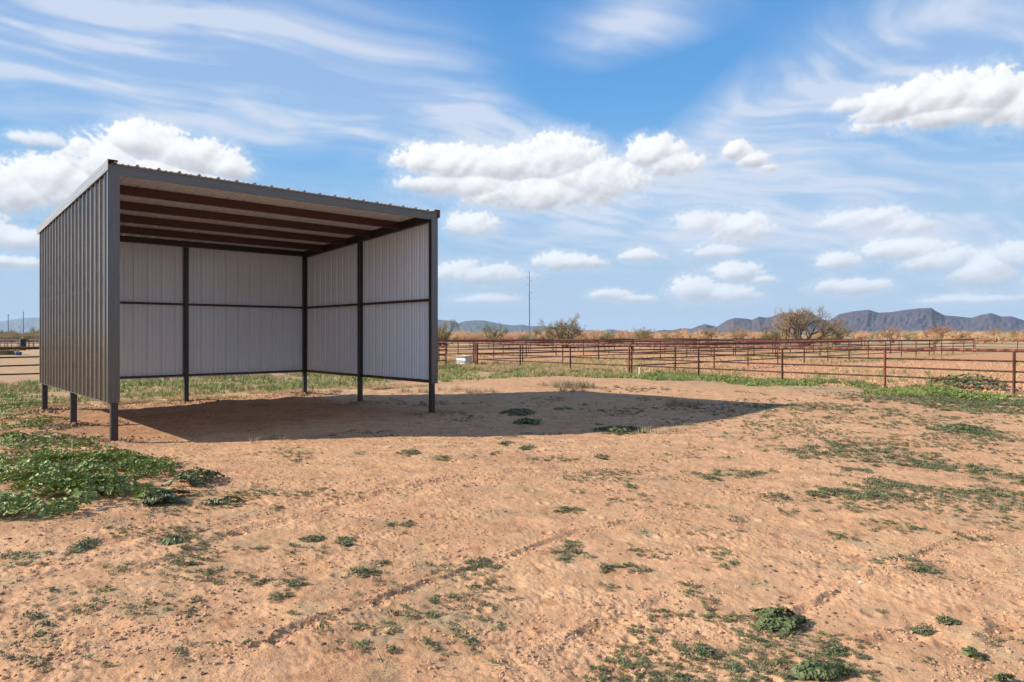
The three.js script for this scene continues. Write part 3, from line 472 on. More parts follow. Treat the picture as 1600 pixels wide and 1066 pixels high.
{ // pale corral panels, a dark feed barrel, bales and a tub, seen past the shed's left wall
  const pale = plain('pale_galvanised_pipe', 0.36, 0.31, 0.27, 0.5, { metalness: 0.3 });
  [[-8, 31, 'left'], [39, 78, 'right']].forEach(([p0, p1, side], k) => {
    const f = 74, a = (p0 - 800) / FPX * f, b = (p1 - 800) / FPX * f, g = new THREE.Group(); top(g, 'corral_panel'); g.position.set(a, -0.05, -f - (k ? 0.6 : 0)); g.rotation.y = 0.02 - k * 0.05; const L = b - a;
    for (const y of [0.3, 0.58, 0.86, 1.16]) mesh('rail', tube([0, y, 0], [L, y, 0], 0.04, 0.04, 6), pale, g);
    for (const s of [0.02, 0.5, 0.98]) mesh('upright', tube([s * L, -0.05, 0], [s * L, 1.2, 0], 0.035, 0.035, 6), RUST_DARK, g);
    tag(g, side === 'left' ? 'pale pipe corral panel left of the dark barrel' : 'pale pipe corral panel between the dark barrel and the shed', 'corral panel', 'pale corral panels');
  });
  const bf = 73.2, bx = (35 - 800) / FPX * bf, b = new THREE.Group(); top(b, 'feed_barrel'); b.position.set(bx, -0.06, -bf); const dark = plain('dark_plastic', 0.02, 0.022, 0.024, 0.6);
  mesh('body', new THREE.LatheGeometry([[0, 0], [0.27, 0], [0.29, 0.05], [0.29, 0.34], [0.305, 0.37], [0.29, 0.4], [0.29, 0.75], [0.305, 0.78], [0.29, 0.81], [0.29, 1.16], [0.27, 1.2], [0, 1.2]].map((p) => new THREE.Vector2(...p)), 20), dark, b); mesh('lid', new THREE.LatheGeometry([[0, 1.2], [0.31, 1.2], [0.31, 1.25], [0.05, 1.3], [0, 1.3]].map((p) => new THREE.Vector2(...p)), 20), dark, b);
  tag(b, 'dark upright barrel between two pale corral panels', 'barrel');
  const hay = plain('weathered_hay', 0.2, 0.17, 0.075, 1);
  [[2, 57], [18, 57.5]].forEach(([px, f], k) => {
    const h = new THREE.Group(), x = (px - 800) / FPX * f; top(h, 'hay_bale'); h.position.set(x, -0.04, -f); h.rotation.y = 0.2 + k * 0.3; const g = new THREE.BoxGeometry(1.05, 0.42, 0.5, 14, 6, 7), p = g.attributes.position;
    for (let i = 0; i < p.count; i++) { const n = noise(p.getX(i) * 6 + k * 5, p.getY(i) * 6 + p.getZ(i) * 5) * 0.035; p.setXYZ(i, p.getX(i) * (1 + n), p.getY(i) + 0.21 + n, p.getZ(i) * (1 + n * 2)); } g.computeVertexNormals();
    mesh('bale', g, hay, h); for (const s of [-0.25, 0.25]) mesh('twine', box(s - 0.008, s + 0.008, 0.0, 0.445, -0.265, 0.265), plain('twine', 0.4, 0.3, 0.15, 1), h);
    tag(h, k ? 'weathered hay bale beside the blue tub' : 'weathered hay bale at the left edge of the picture', 'hay bale', 'hay bales beyond the left fence');
  });
  const tf = 56.5, tb = new THREE.Group(), tx = (28.5 - 800) / FPX * tf; top(tb, 'feed_tub'); tb.position.set(tx, -0.03, -tf); const blue = plain('blue_plastic', 0.06, 0.15, 0.4, 0.5);
  mesh('bowl', new THREE.LatheGeometry([[0, 0.02], [0.2, 0.02], [0.27, 0.3], [0.25, 0.3], [0.19, 0.05], [0, 0.05]].map((p) => new THREE.Vector2(...p)), 20), blue, tb); mesh('rim', new THREE.TorusGeometry(0.265, 0.02, 6, 24).rotateX(Math.PI / 2).translate(0, 0.3, 0), plain('white_rim_plastic', 0.7, 0.72, 0.75, 0.5), tb);
  tag(tb, 'small blue feed tub with a white rim past the left fence', 'tub');
}

// ---------------------------------------------------------------- mountains on the horizon (skyline as measured, real slopes before and behind the crest)
function mountainRange(label, far, deep, line, color, seed, layered) {
  const pts = line.map(([px, py]) => [(px - 800) / FPX * far, Math.max(0, (YH - py) / FPX * far)]), NX = 520, NZ = 90, x0 = pts[0][0], x1 = pts[pts.length - 1][0], pos = [], col = [], index = [];
  const crest = (x) => { let i = 0; while (i + 2 < pts.length && x > pts[i + 1][0]) i++; const [a, ya] = pts[i], [b, yb] = pts[i + 1], t = clamp((x - a) / (b - a)); return lerp(ya, yb, t); };
  for (let j = 0; j <= NZ; j++) for (let i = 0; i <= NX; i++) {
    const x = lerp(x0, x1, i / NX), t = j / NZ * 2 - 1, w = far * 0.012, gully = 1 - Math.abs(fbm(x / (far * 0.034) + seed, t * 1.3 + 0.35 * noise(x / (far * 0.02), t * 2), 5)) * 2.2, c = crest(x + noise(x / w, t * 3 + seed) * far * 0.006 * Math.abs(t));
    const slope = Math.pow(1 - Math.abs(t), t < 0 ? 1.35 : 1.6), body = c * slope;
    let h = body * (1 - 0.25 * (1 - slope) * (1 - gully) * 1.2) + c * 0.1 * slope * (1 - slope) * 4 * fbm(x / (far * 0.006) + seed, t * 5, 5);
    if (layered && t > 0) { const k = far * 0.004, q = h / k + 0.6 * noise(x / (far * 0.02), 3) - x / (far * 0.09); h += k * 0.17 * Math.sin(q * 6.283) * smooth(0.35, 0.75, slope) ; }
    pos.push(x * (far + t * -deep) / far, Math.max(h, -2) - 3, -(far - t * deep));
    const n = fbm(x / (far * 0.004) + seed, t * 9, 4), k = 1 + 0.35 * n; col.push(color[0] * k, color[1] * k, color[2] * k * (1 - 0.1 * n));
    if (i && j) { const n1 = j * (NX + 1) + i, b = n1 - NX - 1; index.push(b - 1, b, n1 - 1, n1 - 1, b, n1); }
  }
  const g = new THREE.BufferGeometry(); g.setAttribute('position', new THREE.Float32BufferAttribute(pos, 3)); g.setAttribute('color', new THREE.Float32BufferAttribute(col, 3)); g.setIndex(index); g.computeVertexNormals();
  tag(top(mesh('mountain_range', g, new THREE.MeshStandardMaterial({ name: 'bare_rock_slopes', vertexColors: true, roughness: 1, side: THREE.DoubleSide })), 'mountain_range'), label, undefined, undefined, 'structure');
}
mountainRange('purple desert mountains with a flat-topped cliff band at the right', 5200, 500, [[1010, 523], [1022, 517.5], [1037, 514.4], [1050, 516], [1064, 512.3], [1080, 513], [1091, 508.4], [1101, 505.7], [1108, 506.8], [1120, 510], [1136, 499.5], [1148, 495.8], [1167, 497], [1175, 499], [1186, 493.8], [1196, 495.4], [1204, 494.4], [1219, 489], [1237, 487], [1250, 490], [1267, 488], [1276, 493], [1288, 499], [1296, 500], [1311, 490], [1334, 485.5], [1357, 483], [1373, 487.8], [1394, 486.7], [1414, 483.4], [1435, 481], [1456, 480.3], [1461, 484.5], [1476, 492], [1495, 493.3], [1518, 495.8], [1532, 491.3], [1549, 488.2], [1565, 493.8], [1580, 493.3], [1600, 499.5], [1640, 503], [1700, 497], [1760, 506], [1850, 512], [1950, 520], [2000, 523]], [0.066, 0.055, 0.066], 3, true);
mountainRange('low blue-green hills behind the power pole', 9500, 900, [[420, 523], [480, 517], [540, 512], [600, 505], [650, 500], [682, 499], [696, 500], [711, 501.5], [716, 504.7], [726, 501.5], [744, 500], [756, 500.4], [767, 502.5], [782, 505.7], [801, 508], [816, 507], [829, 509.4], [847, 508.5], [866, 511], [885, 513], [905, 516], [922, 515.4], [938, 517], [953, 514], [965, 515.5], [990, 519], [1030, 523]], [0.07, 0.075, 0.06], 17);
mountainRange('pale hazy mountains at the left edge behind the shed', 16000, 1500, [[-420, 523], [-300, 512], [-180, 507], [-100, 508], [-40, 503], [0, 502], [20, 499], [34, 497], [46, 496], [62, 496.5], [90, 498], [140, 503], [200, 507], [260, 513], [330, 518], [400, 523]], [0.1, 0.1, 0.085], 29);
scene.fog = new THREE.FogExp2(new THREE.Color(0.52, 0.72, 1), 0.000034);

// ---------------------------------------------------------------- foliage materials
const leafy = (name, r, g, b, rough = 0.6, through = 0.3) => new THREE.MeshPhysicalMaterial({ name, color: new THREE.Color().setRGB(r, g, b), roughness: rough, transmission: through, thickness: 0, side: THREE.DoubleSide, specularIntensity: 0.6 });
const BARK = plain('grey_brown_bark', 0.12, 0.09, 0.07, 0.95), BARK_PALE = plain('pale_dry_twigs', 0.3, 0.2, 0.12, 0.95);

// ---------------------------------------------------------------- desert trees: forked stems from the ground, thin twigs, sparse leaf sprays
function treeShape(seed, { tall = 1, wide = 1, stems = 4, forks = 4, leaf = 0.05, leaves = 5, bare: bareness = 0.3, lift = 0.25 }) {
  const r = rngOf(seed), wood = [], sprays = { p: [], i: [] };
  const spray = (at, n, size) => {
    for (let k = 0; k < n; k++) {
      const c = at.clone().add(new THREE.Vector3(r() - 0.5, r() - 0.5, r() - 0.5).multiplyScalar(size * 7)), a = new THREE.Vector3(r() - 0.5, r() - 0.2, r() - 0.5).normalize(), b = new THREE.Vector3(r() - 0.5, r() - 0.5, r() - 0.5).cross(a).normalize(), s = size * (0.5 + r()), o = sprays.p.length / 3;
      for (const [x, y] of [[-1, 0], [0, -0.35], [1, 0], [0, 0.35]]) sprays.p.push(c.x + a.x * x * s + b.x * y * s, c.y + a.y * x * s + b.y * y * s, c.z + a.z * x * s + b.z * y * s);
      sprays.i.push(o, o + 1, o + 2, o, o + 2, o + 3);
    }
  };
  const grow = (from, dir, len, rad, level) => {
    let p = from.clone(), d = dir.clone(); const n = 3;
    for (let k = 0; k < n; k++) {
      d.add(new THREE.Vector3((r() - 0.5) * 0.5, (r() - 0.35) * 0.35, (r() - 0.5) * 0.5)).normalize();
      const q = p.clone().addScaledVector(d, len / n); wood.push(tube(p.toArray(), q.toArray(), rad * (1 - k / n * 0.35), rad * (1 - (k + 1) / n * 0.35), level > 2 ? 3 : 5));
      if (level >= forks - 2 && r() > bareness) spray(q, leaves, leaf);
      if (level < forks && k > 0) for (let f = 0; f < 1 + (r() < 0.6); f++) { const side = new THREE.Vector3(r() - 0.5, (r() - 0.3) * 0.8, r() - 0.5).normalize(); grow(q, d.clone().multiplyScalar(0.75).add(side).normalize(), len * (0.55 + r() * 0.25), rad * 0.5, level + 1); }
      p = q;
    }
  };
  for (let k = 0; k < stems; k++) { const a = (k + r() * 0.6) / stems * 6.283, out = 0.35 + r() * 0.75; grow(new THREE.Vector3(Math.cos(a) * 0.02, -0.03, Math.sin(a) * 0.02), new THREE.Vector3(Math.cos(a) * out * wide, tall * (0.6 + lift + r() * 0.5), Math.sin(a) * out * wide).normalize(), 0.36 * (0.75 + r() * 0.5), 0.022, 1); }
  const trunk = join(wood), crown = new THREE.BufferGeometry(); crown.setAttribute('position', new THREE.Float32BufferAttribute(sprays.p, 3)); crown.setIndex(sprays.i); crown.computeVertexNormals();
  trunk.computeBoundingBox(); const b = trunk.boundingBox, k = 1 / b.max.y, kw = 1 / Math.max(b.max.x - b.min.x, b.max.z - b.min.z);
  for (const g of [trunk, crown]) g.scale(kw, k, kw);                          // one metre tall and wide; each tree scales it
  return { trunk, crown };
}
const SHAPES = [treeShape(5, { stems: 5, forks: 4, leaf: 0.011, leaves: 18, bare: 0.25, wide: 1.2 }), treeShape(12, { stems: 7, forks: 4, leaf: 0.0095, leaves: 13, bare: 0.2, wide: 1.6 }), treeShape(23, { stems: 7, forks: 3, leaf: 0.02, leaves: 14, bare: 0.1, wide: 1.3 }), treeShape(37, { stems: 9, forks: 3, leaf: 0.013, leaves: 5, bare: 0.4, tall: 1.3 }), treeShape(48, { stems: 5, forks: 4, leaf: 0.014, leaves: 12, bare: 0.15, wide: 1.4 })];
const CROWN = [leafy('olive_leaves', 0.25, 0.2, 0.085, 0.7, 0.25), leafy('dry_tan_leaves', 0.36, 0.24, 0.12, 0.8, 0.25), leafy('russet_twigs', 0.32, 0.16, 0.075, 0.85, 0.2), leafy('brown_olive_leaves', 0.29, 0.205, 0.1, 0.75, 0.25), leafy('grey_green_leaves', 0.2, 0.18, 0.09, 0.7, 0.25)];
function tree(label, px, topY, widePx, f, shape, tint, kind = 'tree', group = 'desert trees beyond the paddocks') {
  const t = new THREE.Group(), x = (px - 800) / FPX * f, h = EYE + 0.06 + (YH - topY) / FPX * f, w = widePx / FPX * f; top(t, kind === 'tree' ? 'mesquite_tree' : 'desert_shrub'); t.position.set(x, -0.08, -f); t.rotation.y = px * 0.37; t.scale.set(w, h, w);
  mesh('trunk', SHAPES[shape].trunk, tint === 1 || tint === 2 ? BARK_PALE : BARK, t); mesh('crown', SHAPES[shape].crown, CROWN[tint], t); tag(t, label, kind, group); return t;
}
tree('large spreading mesquite with dark limbs before the mountain', 1255, 478, 108, 112, 1, 3);
tree('tall thin-topped mesquite left of the largest tree\'s trunk', 1228, 479, 50, 116, 3, 1);
tree('feathery olive mesquite right of the power pole', 883, 490, 74, 96, 0, 0);
tree('low olive bush at the left foot of the feathery mesquite', 853, 506, 50, 99, 4, 0, 'shrub');
tree('rounded grey-green bush in front of the low hills', 770, 504, 42, 140, 4, 4, 'shrub');
tree('dense olive bush at the shed\'s right corner', 690, 499, 54, 88, 2, 0, 'shrub');
tree('small olive tree above the long fence\'s middle', 1008, 510, 32, 160, 0, 0);
tree('russet bush left of the purple mountain\'s foot', 1065, 512, 34, 150, 3, 2, 'shrub');
tree('pale twiggy bush below the first mountain peak', 1105, 509, 36, 150, 0, 1, 'shrub');
tree('rounded tan bush below the second mountain peak', 1155, 507, 42, 140, 2, 1, 'shrub');
tree('olive bush at the left foot of the largest tree', 1205, 508, 46, 125, 2, 0, 'shrub');
tree('olive bush at the right foot of the largest tree', 1308, 503, 56, 120, 4, 0, 'shrub');
tree('wide russet bush under the cliff band\'s left end', 1393, 507, 60, 150, 3, 2, 'shrub');
tree('russet bush under the cliff band\'s right end', 1465, 504, 46, 150, 0, 2, 'shrub');
tree('tan bush under the saddle right of the cliff band', 1500, 513, 40, 170, 4, 1, 'shrub');
tree('grey twiggy bush under the last mountain peak', 1555, 509, 46, 160, 3, 1, 'shrub');
tree('russet bush at the right edge of the picture', 1598, 513, 40, 170, 4, 2, 'shrub');
tree('dark rounded tree beside the far left power pole', 57, 511, 18, 300, 2, 4);
tree('brown thicket at the left edge below the hazy mountains', 8, 514, 26, 260, 4, 4, 'shrub');

// ---------------------------------------------------------------- dry brush over the plain: a mass
const dummy = new THREE.Object3D(), tint = new THREE.Color();
function scatter(name, label, geometry, material, spots) {            // spots: {p: [x, y, f], s, sy, turn, lean, c}
  const m = new THREE.InstancedMesh(geometry, material, spots.length);
  spots.forEach(({ p, s, sy = s, turn = 0, lean = 0, c, q }, i) => { dummy.position.set(p[0], p[1], -p[2]); dummy.rotation.set(lean, turn, 0); if (q) dummy.quaternion.copy(q); dummy.scale.set(s, sy, s); dummy.updateMatrix(); m.setMatrixAt(i, dummy.matrix); if (c) m.setColorAt(i, tint.setRGB(...c)); });
  m.name = numbered(name); scene.add(m); return tag(m, label, undefined, undefined, 'stuff');
}
{
  const r = rngOf(77), out = [[], [], []], g = SHAPES.slice(2).map(({ trunk, crown }) => { const a = join([trunk.clone(), (() => { const c = crown.toNonIndexed(); c.setAttribute('uv', new THREE.Float32BufferAttribute(new Float32Array(c.attributes.position.count * 2), 2)); return c; })()]); return a; });
  for (let i = 0; i < 1500; i++) {
    const f = 135 + 420 * Math.pow(r(), 1.3), a = (r() - 0.5) * 1.75, x = Math.tan(a) * f, clump = fbm(x * 0.018 + 3, f * 0.012, 3); if (clump < -0.12) continue;
    const px = 800 + FPX * x / f, dense = smooth(500, 900, px), h = (1.2 + 1.7 * r() * (0.5 + clump)) * (1 + f / 420), k = r(), c = px < 300 || r() < 0.3 ? [0.26 + 0.1 * k, 0.22 + 0.06 * k, 0.12] : [0.46 + 0.22 * k, 0.315 + 0.17 * k * r(), 0.165 + 0.07 * k];
    out[Math.floor(r() * 3)].push({ p: [x, -0.1, f], s: h * (1.2 + r()), sy: h, turn: r() * 6, c });
  }
  out.forEach((s, k) => scatter('dry_brush', ['dry tan and russet brush spread over the plain before the mountains', 'tufted dry brush mixed through the far plain', 'low dry brush filling the far plain'][k], g[k], leafy('dry_brush', 1, 1, 1, 0.9, 0.2), s));
}

// ---------------------------------------------------------------- weeds, grass, clods and straw
function merged(parts) { const g = new THREE.BufferGeometry(), p = [], i = []; for (const [q, t] of parts) { const o = p.length / 3; p.push(...q); t.forEach((k) => i.push(k + o)); } g.setAttribute('position', new THREE.Float32BufferAttribute(p, 3)); g.setIndex(i); g.computeVertexNormals(); return g; }
// a round, faintly lobed leaf, cupped, about one unit across, facing up
const roundLeaf = (() => { const p = [0, -0.06, 0], t = [], n = 9; for (let k = 0; k < n; k++) { const a = 0.5 + (k / (n - 1)) * 5.5, r = 0.5 * (k % 2 ? 0.9 : 1.05); p.push(Math.sin(a) * r, 0.07 * (k % 3) - 0.02, Math.cos(a) * r); if (k) t.push(0, k, k + 1); } return [p, t]; })();
function turned([p, t], place3, q, s) { const v = new THREE.Vector3(), o = []; for (let i = 0; i < p.length; i += 3) { v.set(p[i], p[i + 1], p[i + 2]).multiplyScalar(s).applyQuaternion(q).add(place3); o.push(v.x, v.y, v.z); } return [o, t]; }
const blade = (x, z, h, w, lean, dir) => { const c = Math.cos(dir), s = Math.sin(dir), p = [], at = (k) => [x + c * lean * k * k * h, h * k * (1 - 0.25 * lean * k), z + s * lean * k * k * h]; for (const k of [0, 0.55]) { const [a, b, d] = at(k), e = w * (1 - k * 0.45); p.push(a - s * e, b, d + c * e, a + s * e, b, d - c * e); } p.push(...at(1)); return [p, [0, 1, 2, 2, 1, 3, 2, 3, 4]]; };
const tuftOf = (seed, n, spread, tall, w, leanMost) => { const r = rngOf(seed), b = []; for (let i = 0; i < n; i++) { const a = r() * 6.28, d = Math.sqrt(r()) * spread; b.push(blade(Math.cos(a) * d, Math.sin(a) * d, tall * (0.5 + 0.6 * r()), w * (0.6 + 0.7 * r()), r() * leanMost, a + (r() - 0.5) * 1.5)); } return merged(b); };
// a mat-forming sprig: small leaves on creeping stems
const sprigOf = (seed, n, size) => { const r = rngOf(seed), b = [], e = new THREE.Euler(), q = new THREE.Quaternion(); for (let i = 0; i < n; i++) { const a = r() * 6.28, d = Math.pow(r(), 0.7); e.set((r() - 0.5) * 1.3, r() * 6.28, (r() - 0.5) * 1.3); q.setFromEuler(e); const s = size * (0.5 + 0.8 * r()); b.push(turned([[-0.5, 0, 0, 0, 0.05, -0.22, 0.5, 0, 0, 0, 0.05, 0.22], [0, 1, 2, 0, 2, 3]], new THREE.Vector3(Math.cos(a) * d, 0.1 + 0.5 * r() * (1 - d * 0.6), Math.sin(a) * d), q, s)); } return merged(b); };
const GREEN = leafy('low_weed_leaves', 1, 1, 1, 0.55, 0.25), MALLOW = leafy('broad_weed_leaves', 1, 1, 1, 0.52, 0.35), STRAW_M = leafy('dry_grass', 1, 1, 1, 0.8, 0.25), GRASS_M = leafy('green_grass', 1, 1, 1, 0.6, 0.35);

{ // creeping grey-green weeds over the yard
  const r = rngOf(301), sets = [[], [], []], add = (x, f, s) => { const k = r(), d = 0.75 + 0.5 * r(); sets[Math.floor(r() * 3)].push({ p: [x, height(x, f) + 0.003, f], s, sy: s * (0.8 + 0.5 * r()), turn: r() * 6.28, c: k < 0.2 ? [0.22 * d, 0.18 * d, 0.09 * d] : [0.14 * d, 0.152 * d + 0.02 * k, 0.068 * d] }); };
  for (const [sx, sf, rx, rf, k] of LOW) {
    const n = Math.round(clamp(rx * rf * 820, 50, 3600) * k);
    for (let i = 0; i < n; i++) {
      const a = r() * 6.28, d = Math.sqrt(r()) * 1.25, x = sx + Math.cos(a) * d * rx, f = sf + Math.sin(a) * d * rf;
      if (fbm(x * 2.3 + 5, f * 2.3, 3) + 0.35 * noise(x * 7, f * 7) + (k - 0.75) * 0.35 < -0.24 + 0.34 * d * d) continue;
      add(x, f, (0.014 + 0.034 * r() * r()) * (0.75 + 0.35 * k) * (f > 12 ? 1.8 : f > 7 ? 1.35 : 1));
    }
  }
  for (let i = 0; i < 60000; i++) { const f = 3 + 17 * Math.pow(r(), 1.25), x = (r() - 0.5) * f * 1.9, [u, v] = local(x, f); if (u > -0.4 && u < SHED_W + 0.3 && v > -0.8 && v < SHED_D) continue; const right = smooth(-0.1, 0.5, x / f); if (fbm(x * 0.5 + 40, f * 0.5, 3) + 0.55 * fbm(x * 2.7, f * 2.7 + 6, 3) + 0.14 * right < 0.3) continue; add(x, f, 0.009 + 0.022 * r() * r() + 0.0011 * f); }
  sets.forEach((s, k) => scatter('creeping_weeds', ['patches of creeping grey-green weeds over the sandy yard', 'small creeping weeds between the sandy patches', 'thin creeping weeds scattered over the sand'][k], sprigOf(60 + k, 34, 0.6), GREEN, s));
}
{ // the bed of broad-leaved weeds at the left, and along the fences and behind the shed
  const r = rngOf(505), spots = [], up = new THREE.Vector3(0, 1, 0), q = new THREE.Quaternion(), leaf = (x, y, f, s, nx, nz, bright) => { const n = new THREE.Vector3(nx + (r() - 0.5) * 1.2, 0.75 + r() * 0.4, nz + (r() - 0.5) * 1.2).normalize(); q.setFromUnitVectors(up, n).multiply(new THREE.Quaternion().setFromAxisAngle(up, r() * 6.28)); const d = (0.7 + 0.6 * r()) * bright; spots.push({ p: [x, y, f], s, q: q.clone(), c: [0.145 * d + 0.04 * r(), 0.21 * d, 0.045 * d] }); };
  const heap = (sx, sf, rx, rf, k, n, tall, size, bright = 1) => { for (let i = 0; i < n; i++) { const a = r() * 6.28, d = Math.sqrt(r()), x = sx + Math.cos(a) * d * rx, f = sf + Math.sin(a) * d * rf, w = fbm(x * 1.9, f * 1.9 + 3, 3); if (w + 0.3 < 0.5 * d * d) continue; const h = tall * (0.3 + 0.8 * clamp(0.5 + w * 1.2)) * (1 - d * d * 0.75); leaf(x, height(x, f) + 0.01 + h * (0.35 + 0.65 * Math.sqrt(r())), f, size * (0.6 + 0.7 * r()), Math.cos(a) * d * 0.8, -Math.sin(a) * d * 0.8, bright); } };
  for (const [sx, sf, rx, rf, k] of BROAD) heap(sx, sf, rx * 1.05, rf * 1.1, k, Math.round(clamp(rx * rf * 3400, 300, 5600) * k), 0.2 * k, 0.043, 1.2);
  // strips: [u, v, half u, half v, leaves, height, size, brightness]
  for (let i = 0; i < 130; i++) { const v = -8 + 26 * r(), u = FENCE_U - 1.1 + 1.9 * (r() - 0.6), [x, f] = place(u, v); if (noise(v * 0.6, u + 4) < -0.15) continue; heap(x, f, 0.25 + 0.6 * r(), 0.25 + 0.55 * r(), 1, 60, 0.1 + 0.14 * r(), 0.065 + f * 0.0006, 1.25); }
  for (let i = 0; i < 190; i++) { const u = -6 + 22 * r(), v = SHED_D + 2.6 + 4.5 * r(), [x, f] = place(u, v); if (noise(u * 0.5, v * 0.5 + 9) < -0.05) continue; heap(x, f, 0.3 + 0.5 * r(), 0.3 + 0.5 * r(), 1, 48, 0.08 + 0.14 * r(), 0.065, 1.35); }
  for (let i = 0; i < 60; i++) { const u = -7.5 + 6 * r(), v = 1.5 + 9 * r(), [x, f] = place(u, v); if (noise(u * 0.5 + 4, v * 0.5) < 0) continue; heap(x, f, 0.3 + 0.4 * r(), 0.3 + 0.4 * r(), 1, 40, 0.08 + 0.07 * r(), 0.055, 1.2); }
  scatter('broad_weeds', 'bed of glossy dark green broad-leaved weeds around the shed and along the fences', merged([roundLeaf]), MALLOW, spots);
  // clumps that stand alone
  const tint3 = (g, seed) => { const c = rngOf(seed), a = new Float32Array(g.attributes.position.count * 3); for (let i = 0; i < a.length; i += 30) { const d = 0.7 + 0.6 * c(), e = 0.02 * c(); for (let k = i; k < Math.min(i + 30, a.length); k += 3) { a[k] = 0.115 * d + e; a[k + 1] = 0.155 * d; a[k + 2] = 0.055 * d; } } g.setAttribute('color', new THREE.BufferAttribute(a, 3)); return g; };
  const CLUMP = leafy('clump_leaves', 1, 1, 1, 0.55, 0.35); CLUMP.vertexColors = true; const STEM = plain('weed_stem', 0.16, 0.14, 0.06, 0.8);
  function clump(label, px, py, wx, wy, tall, n, size, seed) {
    const [sx, sf, rx, rf] = spot(px, py, wx, wy), c = rngOf(seed), g = new THREE.Group(), y0 = height(sx, sf), leaves = [], stems = []; top(g, 'weed_clump'); g.position.set(sx, y0, -sf);
    for (let i = 0; i < n; i++) {
      const a = c() * 6.28, d = Math.sqrt(c()), x = Math.cos(a) * d * rx, f = Math.sin(a) * d * rf; if (fbm((sx + x) * 3, (sf + f) * 4, 3) + 0.26 < 0.55 * d * d) continue;
      const h = 0.012 + tall * (1 - d * d * 0.8) * (0.3 + 0.7 * Math.sqrt(c())) * (0.75 + 0.5 * noise((sx + x) * 6, (sf + f) * 6)), gy = height(sx + x, sf + f) - y0, nn = new THREE.Vector3(Math.cos(a) * d + (c() - 0.5) * 1.1, 0.8 + 0.4 * c(), -Math.sin(a) * d + (c() - 0.5) * 1.1).normalize();
      q.setFromUnitVectors(up, nn).multiply(new THREE.Quaternion().setFromAxisAngle(up, c() * 6.28)); leaves.push(turned(roundLeaf, new THREE.Vector3(x, gy + h, -f), q, size * (0.6 + 0.7 * c())));
      if (i % 9 === 0) stems.push(tube([x * 0.3, gy - 0.01, -f * 0.3], [x, gy + h - 0.004, -f], 0.003, 0.002, 3));
    }
    mesh('foliage', tint3(merged(leaves), seed), CLUMP, g); if (stems.length) mesh('stems', join(stems), STEM, g); tag(g, label, 'weed', 'separate clumps of green weeds');
  }
  clump('largest green weed clump alone on the sand in the right foreground', 1216, 968, 56, 24, 0.05, 900, 0.033, 11);
  clump('long green weed clump at the bottom edge right of centre', 1282, 1047, 48, 15, 0.04, 560, 0.032, 12);
  clump('green weed clump cut off by the bottom right corner', 1574, 1060, 26, 9, 0.045, 200, 0.032, 13);
  clump('small bright green weed beside the rut near the right edge', 1518, 1018, 14, 6, 0.05, 60, 0.036, 14);
  clump('round dark green weed clump at the right end of the weed bed', 300, 761, 36, 17, 0.17, 900, 0.045, 15);
  clump('low green weed clump in front of the round clump by the weed bed', 262, 788, 34, 11, 0.12, 700, 0.045, 16);
  clump('small flat green weed clump right of the weed bed', 348, 789, 33, 6, 0.06, 220, 0.042, 17);
  clump('small green weed clump right of the leftmost foreground patch', 272, 850, 20, 6, 0.05, 120, 0.036, 18);
  clump('bushy green weed mound at the foot of the nearest fence', 1522, 607, 38, 8, 0.5, 1300, 0.1, 19);
  clump('green weed clump on the shadow\'s front edge', 965, 675, 34, 4, 0.1, 360, 0.05, 20);
  clump('dark green weed clump in the middle of the shed\'s shadow', 815, 645, 23, 4, 0.09, 260, 0.05, 21);
  clump('lower dark green weed clump in the middle of the shed\'s shadow', 823, 661, 20, 3.4, 0.08, 220, 0.05, 22);
  clump('green weed clump on the pale weeds near the right edge', 1505, 673, 36, 6, 0.1, 340, 0.05, 23);
}
